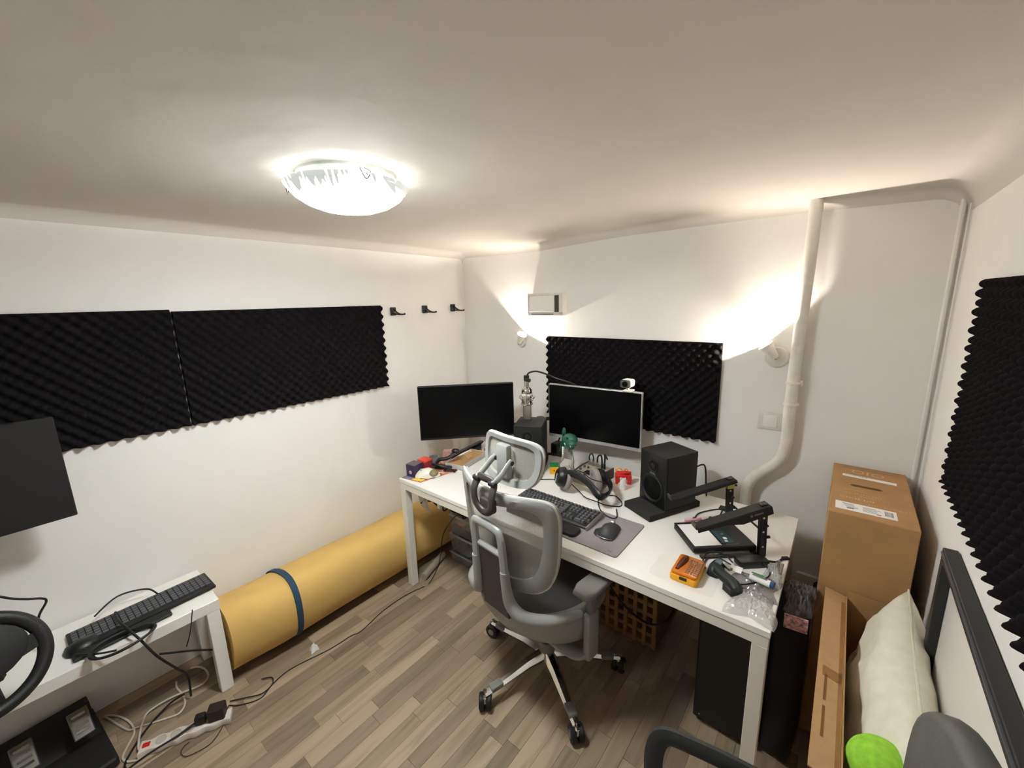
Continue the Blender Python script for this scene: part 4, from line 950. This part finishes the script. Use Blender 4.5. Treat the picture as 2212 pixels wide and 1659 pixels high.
q.tube([(-1.955, 1.60, .52), (-1.88, 1.60, .575), (-1.75, 1.60, .57), (-1.6, 1.62, .56)], .007).tube([(-1.93, 1.63, .545), (-1.78, 1.63, .60), (-1.6, 1.64, .585)], .006)
q.out('net', RUBBER, bcb)
MB().box((-1.86, 1.63, .585), (-1.80, 1.70, .64), .006).box((-1.74, 1.64, .59), (-1.64, 1.70, .645), .006).out('plug_block', mat('beige plug', (150, 136, 118), .5), bcb)
tag(MB().tube([(-1.80, 1.47, .61), (-1.80, 1.465, .575)], .004, smooth=False).box((-1.815, 1.45, .53), (-1.785, 1.482, .575), .006).out('white_plug', WHITE), 'white plug dangling beside the mattress roll end', 'plug')

# ------------------------------------------------------------------ lattice crate
cr = thing('lattice_crate', 'brown wooden lattice crate with square holes under the desk', 'crate', (0, 0, 0))
WOOD = mat('brown wood', (142, 104, 64), .6, var=.15, scale=20)
cx0, cx1, cy0, cy1, cz = -1.06, -.585, 1.775, 2.12, .43
for i in range(10):
    x = cx0+(cx1-cx0-.02)*i/9
    MB().box((x, cy0, .01), (x+.02, cy0+.008, cz), .001).out('slat', WOOD, cr, smooth=0)
for j in range(8):
    z = .01+(cz-.032)*j/7
    MB().box((cx0, cy0+.008, z), (cx1, cy0+.016, z+.022), .001).out('slat', WOOD, cr, smooth=0)
MB().box((cx0, cy0+.017, .01), (cx0+.015, cy1, cz), .001).out('side_panel', WOOD, cr, smooth=0)
MB().box((cx1-.015, cy0+.017, .01), (cx1, cy1, cz), .001).out('side_panel', WOOD, cr, smooth=0)
MB().box((cx0+.016, cy1-.012, .01), (cx1-.016, cy1, cz), .001).out('back_panel', WOOD, cr, smooth=0)
MB().box((cx0+.016, cy0+.017, .01), (cx1-.016, cy1-.013, .022)).out('bottom', WOOD, cr, smooth=0)
tag(MB().tube([(-.90, 1.765, .38), (-.80, 1.758, .25), (-.70, 1.757, .18), (-.60, 1.757, .17), (-.53, 1.80, .22), (-.50, 1.95, .35)], .005).out('crate_cable', RUBBER), 'black cable drooping across the lattice crate', 'cable')

# ------------------------------------------------------------------ computer tower, bag beside it
tw = thing('computer_tower', 'black computer tower standing under the right end of the desk', 'computer', (-.235, 1.745, 0))
MB().box((-.107, -.195, .02), (.107, .22, .50), .006, seg=2).out('case', MATT, tw)
MB().box((-.100, -.202, .03), (.100, -.1955, .49), .003).out('front_panel', BLACK, tw)
for sx in (-1, 1):
    for sy in (-1, 1): MB().lathe([(.018, 0.001), (.018, .02)], 14, Mloc(sx*.085, .01+sy*.17, 0)).out('foot', RUBBER, tw)
MB().cyl((-.08, -.2022, .05), (-.08, -.2035, .05), .004, n=10).out('power_button', ALU, tw)
bg = thing('black_backpack', 'black cloth bag slumped between the computer tower and the cardboard box', 'bag', (-.055, 1.74, 0))
v = []; f = []; n = 24
rr = [(.0, .001), (.8, .001), (1.0, .04), (1.02, .2), (.98, .4), (.9, .52), (.78, .585), (.4, .605), (.0, .61)]
for s, z in rr:
    for i in range(n):
        a = 2*PI*i/n; c, q = math.cos(a), math.sin(a); wv = 1+.05*math.sin(5*a+z*14)
        v.append((s*.060*wv*abs(c)**.6*(1 if c > 0 else -1), s*.185*wv*abs(q)**.6*(1 if q > 0 else -1), z))
for j in range(len(rr)-1):
    for i in range(n): f.append((j*n+i, j*n+(i+1) % n, (j+1)*n+(i+1) % n, (j+1)*n+i))
MB().add(v, f).out('body', mat('black cloth', (20, 19, 21), .9, bump=.4), bg, smooth=60)
MB().box((-.035, -.175, .55), (.035, -.169, .60), .001, M=Mloc(0, .0, 0, rz=R(6), rx=R(-10)) @ Matrix.Translation((0, -.10, 0))).out('paper_tag', mat('red and white print', (214, 150, 150), .6, var=.8, scale=90), bg)
crumple('hanging_bag', 'clear grey plastic bag sagging beyond the right edge of the desk', (-.035, 1.70, .615), .05, .085, .05, BAG2, 13)

# ------------------------------------------------------------------ cardboard boxes at the right
tb_ = thing('tall_cardboard_box', 'tall brown cardboard box with white shipping labels in the corner', 'box', (0, 0, 0))
bx0, bx1, by0, by1, bz = .008, .252, 1.775, 2.325, .975
MB().box((bx0, by0, .002), (bx1, by1, bz), .003).out('carton', CARD, tb_, smooth=0)
MB().box((bx0+.03, by1-.055, bz+.0003), (bx0+.20, by1-.02, bz+.0008)).out('tape_strip', mat('clear brown tape', (158, 112, 60), .35), tb_, smooth=0).location = (0, .012, 0)
MB().box((-.086, -.012, 0), (.086, .014, .0008), M=Mloc(.128, 2.18, bz+.0004, rz=R(-3))).out('shipping_label', PAPER, tb_, smooth=0)
MB().box((-.085, -.035, 0), (.085, .035, .0008), M=Mloc(.112, 1.850, bz+.0004, rz=R(1))).out('shipping_label', PAPER, tb_, smooth=0)
q = MB(); rnd = random.Random(5)
for i in range(11):
    x = .165+i*.0022
    q.box((x, 1.832, bz+.0013), (x+rnd.choice((.0008, .0014)), 1.872, bz+.0016))
for j in range(5):
    q.box((.045+.004*j, 1.870-j*.008, bz+.0013), (.085+rnd.uniform(-.01, .01), 1.872-j*.008, bz+.0016)).box((.105, 1.868-j*.009, bz+.0013), (.150+rnd.uniform(-.01, .01), 1.870-j*.009, bz+.0016))
q.box((.060, 1.830, bz+.0013), (.080, 1.840, bz+.0016)).box((.142, 1.825, bz+.0013), (.155, 1.832, bz+.0016))
for i in range(24): q.box((.052+i*.003, 2.184, bz+.0013), (.052+i*.003+rnd.choice((.001, .002)), 2.191, bz+.0016), M=None)
q.out('printed_marks', INK, tb_, smooth=0)
# cut hand hole
MB().prism([(-.05, .0), (-.042, .012), (.042, .012), (.05, .0), (.04, -.008), (-.04, -.008)], -.001, .0006, Mloc(.118, 2.075, bz)).out('hand_hole', mat('hole dark', (96, 68, 34), .9), tb_, smooth=0)
text('OIO', .060, PALEINK, parent=tb_, M=Mloc(.125, 2.245, bz+.0006, rz=R(177)))
q = MB(); rnd = random.Random(8)
for row_y, h_, n_, x_ in ((1.985, .007, 16, .03), (1.965, .005, 10, .10), (1.93, .014, 12, .04), (1.905, .006, 14, .12), (2.02, .005, 8, .05)):
    for i in range(n_):
        x = x_+i*.0085+rnd.uniform(0, .002)
        if x < .235: q.box((x, row_y, bz+.0003), (x+rnd.uniform(.002, .006), row_y+h_*rnd.uniform(.5, 1), bz+.0006))
q.out('pale_print', PALEINK, tb_, smooth=0)
MB().box((bx0-.0006, by0+.24, .3), (bx0-.0001, by0+.30, bz)).out('side_tape', MATS['clear brown tape'], tb_, smooth=0)

ob = thing('open_cardboard_box', 'long open cardboard box holding the pillow and the green ball', 'box', (0, 0, 0))
ox0, ox1, oy0, oy1, oz = .092, .262, .98, 1.765, .665
MB().box((ox0, oy0, .003), (ox0+.004, oy1, oz)).out('side_wall', CARD, ob, smooth=0)
MB().box((ox1-.004, oy0, .003), (ox1, oy1, oz)).out('side_wall', CARD, ob, smooth=0)
MB().box((ox0+.0045, oy1-.004, .003), (ox1-.0045, oy1, oz+.02)).out('end_wall', CARD, ob, smooth=0)
MB().box((ox0+.0045, oy0, .003), (ox1-.0045, oy0+.004, oz)).out('end_wall', CARD, ob, smooth=0)
MB().box((ox0+.0045, oy0+.005, .003), (ox1-.0045, oy1-.005, .007)).out('bottom', CARD, ob, smooth=0)
Mf = Mloc(ox0, 0, oz, ry=R(14))
MB().box((-.062, oy0+.02, -.004), (-.001, oy1-.005, 0), M=Mf).out('flap', CARD2, ob, smooth=0)
MB().box((-.05, oy0+.33, .0002), (-.003, oy0+.37, .0008), M=Mf).box((-.012, oy0+.05, .0002), (-.003, oy1-.05, .0008), M=Mf).out('tape_strip', MATS['clear brown tape'], ob, smooth=0)
for yy in (1.10, 1.22): MB().box((-.044, yy, .0002), (-.038, yy+.10, .0008), M=Mf).out('printed_marks', mat('brown print', (128, 84, 44), .8), ob, smooth=0)

# pillow
pl = thing('pillow', 'cream pillow standing in the open cardboard box', 'pillow', (.180, 1.418, .50))
def pillow(W, H, T, n=28):
    v = []; f = []
    for side in (1, -1):
        for j in range(n+1):
            for i in range(n+1):
                u, t = -1+2*i/n, -1+2*j/n
                pin = 1-.10*(1-u*u)*0-.0
                y = u*W*(1-.11*(1-abs(t))*abs(u)**3)*(1)+0
                z = t*H*(1-.11*(1-abs(u))*abs(t)**3)
                th = T*((1-u**4)*(1-t**4))**.5
                th *= 1+.08*math.sin(7*u+3*t)+.06*math.sin(11*t-4*u)+.04*math.sin(19*u+9*t)+.03*math.sin(23*t-13*u)
                v.append((side*th, y, z))
    m_ = (n+1)**2
    for s in (0, 1):
        for j in range(n):
            for i in range(n):
                a = s*m_+j*(n+1)+i; f.append((a, a+1, a+n+2, a+n+1))
    q = MB().add(v, f)
    return q
p_ = pillow(.325, .27, .074).out('pillow_body', CREAM, pl, smooth=180, rot=(R(4), R(12), 0))
bmm = bmesh.new(); bmm.from_mesh(p_.data); bmesh.ops.remove_doubles(bmm, verts=bmm.verts[:], dist=.0005); bmesh.ops.recalc_face_normals(bmm, faces=bmm.faces[:]); bmm.to_mesh(p_.data); bmm.free()
MB().tube([(0, -.33, .266), (0, -.15, .262), (0, 0, .260), (0, .15, .262), (0, .33, .268)], .003, n=6).out('seam', mat('seam cream', (214, 208, 184), .9), pl, rot=(R(4), R(12), 0))
gb = thing('green_plush_ball', 'bright lime green plush ball in front of the pillow', 'ball', (.166, 1.115, .655))
MB().sphere((0, 0, 0), .066, 28, (1, 1, .95)).out('ball_body', LIME, gb, smooth=180)
tag(MB().sphere((.155, 1.06, .52), .055, 20, (1.0, 1.1, .9)).out('dark_green_cushion', mat('dark green cloth', (36, 74, 22), .9)), 'dark green cushion deep in the open cardboard box', 'cushion')

# black framed whiteboard leaning on the right wall
fb = thing('framed_board', 'white glossy board in a deep black frame leaning on the right wall', 'board', (XR, 0, 0))
y0, y1, z1 = .62, 1.553, 1.043
T_ = .020
def fbar(a, b_, nm='frame_bar'): MB().box(a, b_, .002).out(nm, mat('black frame', (24, 24, 26), .5), fb, smooth=0)
fbar((-.034, y0, z1-.035), (-.003, y1, z1)); fbar((-.034, y1-.035, .03), (-.003, y1, z1-.0355)); fbar((-.034, y0, .03), (-.003, y0+.035, z1-.0355)); fbar((-.034, y0+.0355, .03), (-.003, y1-.0355, .065))
MB().box((-.038, y0+.012, z1-.012), (-.034, y1-.012, z1-.008)).out('groove_highlight', mat('frame highlight', (86, 86, 92), .4), fb)  # paler strip: highlight along the top bar's groove, painted in as colour
MB().box((-.012, y0+.036, .066), (-.006, y1-.036, z1-.036)).out('glossy_panel', mat('glossy white panel', (232, 228, 222), .22, var=0), fb, smooth=0)

# ------------------------------------------------------------------ near office chair (bottom right)
fc = thing('dark_office_chair', 'dark grey office chair cut off by the bottom right of the picture', 'chair', (.002, .62, 0), R(10))
DG = mat('dark grey vinyl', (92, 91, 87), .6, bump=.2)
# local: facing -x. back at x=+.2
MB().prism(rrect(.43, .57, .15, n=8, cx=.015, cy=.845), -.022, .022, Matrix(((0, 0, 1, .215), (1, 0, 0, 0), (0, 1, 0, 0), (0, 0, 0, 1))), bev=.014).out('backrest', DG, fc, smooth=70)
MB().prism(rrect(.46, .46, .08, cx=-.08, cy=0), .42, .49, bev=.02).out('seat', DG, fc, smooth=70)
for s in (-1, 1):
    MB().tube([(-.08, s*.22, .43), (-.19, s*.25, .47), (-.225, s*.262, .58), (-.212, s*.265, .688), (-.14, s*.265, .706), (0, s*.265, .70), (.12, s*.26, .68), (.17, s*.25, .58), (.10, s*.235, .46)], .02, n=8, flat=(.012, .024), up=(0, 1, 0)).out('armrest', mat('black arm plastic', (44, 46, 46), .5), fc, smooth=60)
MB().box((.10, -.03, .40), (.26, .03, .42), .004).box((.245, -.03, .41), (.262, .03, .75), .004).out('back_bracket', BLACK, fc)
MB().cyl((-.08, 0, .10), (-.08, 0, .42), .025).out('gas_column', BLACK, fc)
for i in range(5):
    a = R(72*i+20); d = (math.cos(a), math.sin(a))
    MB().tube([(-.08, 0, .11), (-.08+d[0]*.15, d[1]*.15, .09), (-.08+d[0]*.28, d[1]*.28, .07)], .018, n=8).cyl((-.08+d[0]*.28-.02, d[1]*.28, .028), (-.08+d[0]*.28+.02, d[1]*.28, .028), .026).out('base_arm', BLACK, fc)

# ------------------------------------------------------------------ left side: bench, monitor, wheel, pedals
bn = thing('side_table', 'low white bench table at the left with a keyboard on it', 'table', (0, 0, 0))
ty0, ty1, tx0, tx1, tz = -.72, .39, -2.405, -2.07, .47
MB().box((tx0, ty0, tz-.05), (tx1, ty1, tz), .002).out('tabletop', WHITE, bn, smooth=0)
for x in (tx0+.002, tx1-.052):
    for y in (ty0+.002, ty1-.052): MB().box((x, y, .001), (x+.05, y+.05, tz-.0505), .002).out('leg', WHITE, bn, smooth=0)
lk = thing('office_keyboard', 'slim black keyboard lying along the low white bench', 'keyboard', (-2.232, .170, tz+.001), R(92))
MB().box((-.235, -.078, .001), (.235, .078, .016), .005, seg=2).out('case', MATT, lk)
q = MB()
for r_i in range(6):
    for c_i in range(22):
        if c_i in (15, 19) and r_i in (1, 2): pass
        x = -.222+c_i*.0202+(.004 if c_i > 14 else 0); y = .058-r_i*.0195
        q.box((x, y-.008, .016), (x+.017, y+.008, .0205), .0)
kk = q.out('keys', KEYC, lk, smooth=0); kk['kind'] = 'stuff'
MB().box((-.235, -.128, .0005), (.06, -.0785, .012), .004).out('palm_rest', MATT, lk)
cc = thing('coiled_cable', 'thick black cable coiled beside the slim keyboard', 'cable', (0, 0, 0))
for k_ in range(4):
    MB().tube([(-2.065+.050*math.cos(t)*(1+.05*k_)+.006*k_, .075+.085*math.sin(t)*(1+.04*k_), .483+.006*k_+.003*math.sin(2*t)) for t in [2*PI*i/14 for i in range(14)]], .0045, n=8, closed=True).out('coil', RUBBER, cc)
MB().tube([(-2.28, .08, .50), (-2.18, .08, .512), (-2.08, .10, .505), (-2.02, .12, .48), (-2.0, .15, .40), (-2.03, .20, .28), (-2.12, .24, .15), (-2.15, .24, .02)], .0045).tube([(-2.0, .16, .40), (-2.03, .26, .32), (-2.1, .34, .22)], .004).tube([(-2.04, .29, .495), (-2.045, .27, .40), (-2.06, .25, .33)], .002).tube([(-2.12, -.05, .49), (-2.06, .0, .49), (-2.03, .05, .485)], .0035).tube([(-2.30, .02, .51), (-2.34, .10, .535), (-2.33, .19, .52), (-2.28, .22, .50)], .0035).out('loose_end', RUBBER, cc)
sb = tag(ellmesh([(-.05, .02, .012, 0), (-.04, .035, .026, 0), (0, .042, .034, 0), (.04, .035, .026, 0), (.05, .02, .012, 0)], M=Mloc(-2.18, -.03, tz+.001, rz=.2)).out('black_mouse_left', BLACK, smooth=60), 'black rounded pointing device at the near end of the slim keyboard', 'mouse')
sm_ = thing('side_monitor', 'large black monitor at the left edge, hiding part of the foam', 'monitor', (-2.235, -.23, 0), R(91.5))
MB().box((-.275, .001, .99), (.61, .030, 1.378), .003).out('casing', MATT, sm_)
MB().box((-.268, -.0012, 1.0), (.603, .0005, 1.372)).out('screen', SCREEN, sm_)
MB().box((.10, .03, 1.10), (.22, .055, 1.25), .004).cyl((.16, .04, tz+.012), (.16, .045, 1.18), .018).out('stand', BLACK, sm_)
MB().box((.06, -.09, tz+.001), (.26, .12, tz+.014), .004).out('stand_foot', BLACK, sm_)
sm_.rotation_euler = (0, 0, R(-88.5)); sm_.location = (-2.235, -.23, 0)
# steering wheel clamped on the bench
wh = thing('steering_wheel', 'black gaming steering wheel with a thick rim at the left edge', 'steering wheel', (-1.93, -.235, .695), 0, rot=(0, R(68), R(20)))
MB().tube([(.140*math.cos(2*PI*i/20), .140*math.sin(2*PI*i/20), 0) for i in range(20)], .020, n=12, closed=True).out('rim', mat('black leather', (22, 22, 23), .5, bump=.4), wh)
MB().prism([(-.03+.085*math.cos(R(a)), .112*math.sin(R(a))) for a in range(0, 360, 15)], -.03, .012, bev=.006).prism([(-.125, -.09), (-.02, -.11), (-.02, .11), (-.125, .09)], -.006, .006).out('centre_pad', MATT, wh)
for s in (-1, 1):
    MB().prism([(-.03, s*.06), (.03, s*.06), (.022, s*.13), (-.022, s*.13)], -.008, .008).out('spoke', BLACK, wh, smooth=0)
MB().lathe([(.018, 0), (.018, .002), (.014, .003), (0, .003)], 20, Mloc(-.02, .02, .0125)).out('emblem', mat('grey emblem', (120, 120, 122), .4), wh)
MB().box((-.05, -.05, -.17), (.07, .05, -.03), .01).box((.05, -.04, -.17), (.16, .04, -.09), .006).out('motor_housing', BLACK, wh)
pd = thing('pedal_set', 'black gaming pedal set with two brushed metal pedals on the floor', 'pedals', (-2.19, -.16, 0), R(6))
MB().box((-.21, -.19, .002), (.17, .13, .045), .008).prism([(-.19, .045), (-.02, .045), (-.15, .12), (-.19, .12)], -.18, .12, Matrix(((1, 0, 0, 0), (0, 0, 1, 0), (0, 1, 0, 0), (0, 0, 0, 1)))).out('base', MATT, pd, smooth=0)
for y in (-.075, .075):
    Mp = Mloc(-.02, y, .135, ry=R(38))
    p_ = MB().box((-.055, -.030, -.003), (.055, .030, .003), .003, M=Mp).out('pedal', mat('worn metal', (120, 118, 114), .35, .8), pd)
    q = MB()
    for i in range(4): q.box((-.038+i*.021, -.02, .003), (-.028+i*.021, .02, .006), .001, M=Mp)
    q.out('grip_rib', CHROME, p_)
    MB().tube([(-.06, y, .09), (-.04, y, .12), (-.02, y, .133)], .008).out('pedal_arm', BLACK, pd)
tag(MB().tube([(-2.30, -.20, .75), (-2.30, -.165, .715), (-2.30, -.13, .69), (-2.30, -.098, .672), (-2.30, -.090, .652), (-2.295, -.119, .60), (-2.29, -.13, .50)], .004).out('hanging_cable', RUBBER), 'thin black cable looping behind the steering wheel', 'cable')
# power strip and cords
st = thing('power_strip', 'white wavy power strip lying on the floor near the bench', 'power strip', (-1.965, .185, 0), R(66))
q = MB()
sh = []
for i in range(33):
    t = i/32; sh.append((-.155+.31*t, .026+.004*math.cos(t*2*PI*5)))
poly = sh+[(x, -y) for x, y in sh[::-1]]
MB().prism(poly, .001, .030, bev=.004).out('housing', mat('strip white', (216, 206, 196), .4), st)
for i in range(3):
    MB().lathe([(.0185, 0), (.0185, .002), (.016, .002), (.015, -.002), (0, -.002)], 20, Mloc(-.085+i*.048, 0, .0305)).out('outlet', mat('outlet shade', (188, 178, 168), .5), st)
MB().box((-.145, -.01, .030), (-.120, .01, .035), .002).out('switch', RED, st)
tag(MB().box((-.03, -.024, 0), (.03, .024, .055), .004, M=Mloc(-1.925, .285, .0305, rz=R(60))).out('plug_adapter', mat('dark brown plastic', (38, 26, 20), .5)), 'square dark adapter plugged in the end of the power strip', 'adapter')
tag(MB().box((-.02, -.015, 0), (.02, .015, .04), .008, M=Mloc(-1.95, .232, .0315, rz=R(60)), seg=2).tube([(-1.955, .215, .045), (-1.955, .15, .038), (-1.96, .08, .037), (-1.965, .03, .03), (-1.985, -.002, .01), (-2.03, .0, .006), (-2.10, .05, .006), (-2.15, .10, .006), (-2.18, .17, .02), (-2.16, .22, .04)], .004).out('black_plug', RUBBER), 'rounded black plug with its cord on the power strip', 'plug')
W1 = [(-2.03, .075), (-2.0,.043),(-2.016,.014),(-2.038,-.001),(-2.067,-.004),(-2.105,.016),(-2.151,.042),(-2.194,.045),(-2.248,.036),(-2.303,.015),(-2.342,-.009),(-2.353,-.024),(-2.315,-.012),(-2.233,.014),(-2.186,.033),(-2.177,.054),(-2.146,.107),(-2.122,.15),(-2.109,.184),(-2.131,.208),(-2.164,.218),(-2.221,.218),(-2.271,.212),(-2.315,.218)]
W2 = [(-2.03,.09),(-2.036,.045),(-2.077,.047),(-2.142,.063),(-2.183,.078),(-2.216,.101),(-2.223,.151),(-2.213,.213),(-2.191,.274),(-2.194,.306),(-2.224,.325),(-2.279,.324),(-2.322,.306),(-2.341,.282)]
WC = mat('cream cord', (206, 196, 182), .5)
tag(MB().tube([(x, y, .0045) for x, y in W1], .004, n=8).out('white_cable', WC), 'white cord snaking in loops left of the power strip', 'cord')
tag(MB().tube([(x, y, .0130) for x, y in W2], .004, n=8).out('white_cable', WC), 'second white cord making the wide loop nearest the bench leg', 'cord')
K1 = [(-1.93,.31),(-1.975,.335),(-1.945,.361),(-1.901,.436),(-1.932,.498),(-1.95,.564),(-1.945,.632),(-1.912,.768),(-1.905,.881),(-1.891,.94),(-1.925,1.09),(-1.93,1.225),(-1.92,1.30),(-1.905,1.36),(-1.90,1.42)]
tag(MB().tube([(x, y, .003) for x, y in K1]+[(-1.893, 1.50, .10), (-1.86, 1.52, .30), (-1.80, 1.56, .42), (-1.76, 1.62, .47)], .0026, n=6).out('black_cable', RUBBER), 'long thin black cord crossing the floor to the desk', 'cord')
K2 = [(-1.99,.345),(-1.955,.392),(-1.915,.451),(-1.93,.50),(-1.97,.512),(-2.0,.479)]
tag(MB().tube([(x, y, .0085) for x, y in K2], .0026, n=6).out('black_cable', RUBBER), 'short black cord loop in front of the bench leg', 'cord')
K3 = [(-1.955,.33),(-1.902,.298),(-1.858,.254),(-1.846,.22),(-1.862,.162),(-1.893,.146),(-1.918,.157),(-1.925,.18)]
tag(MB().tube([(x, y, .003) for x, y in K3], .0022, n=6).out('brown_cable', mat('brown cord', (70, 48, 32), .6)), 'thin brown cord curling in front of the power strip', 'cord')
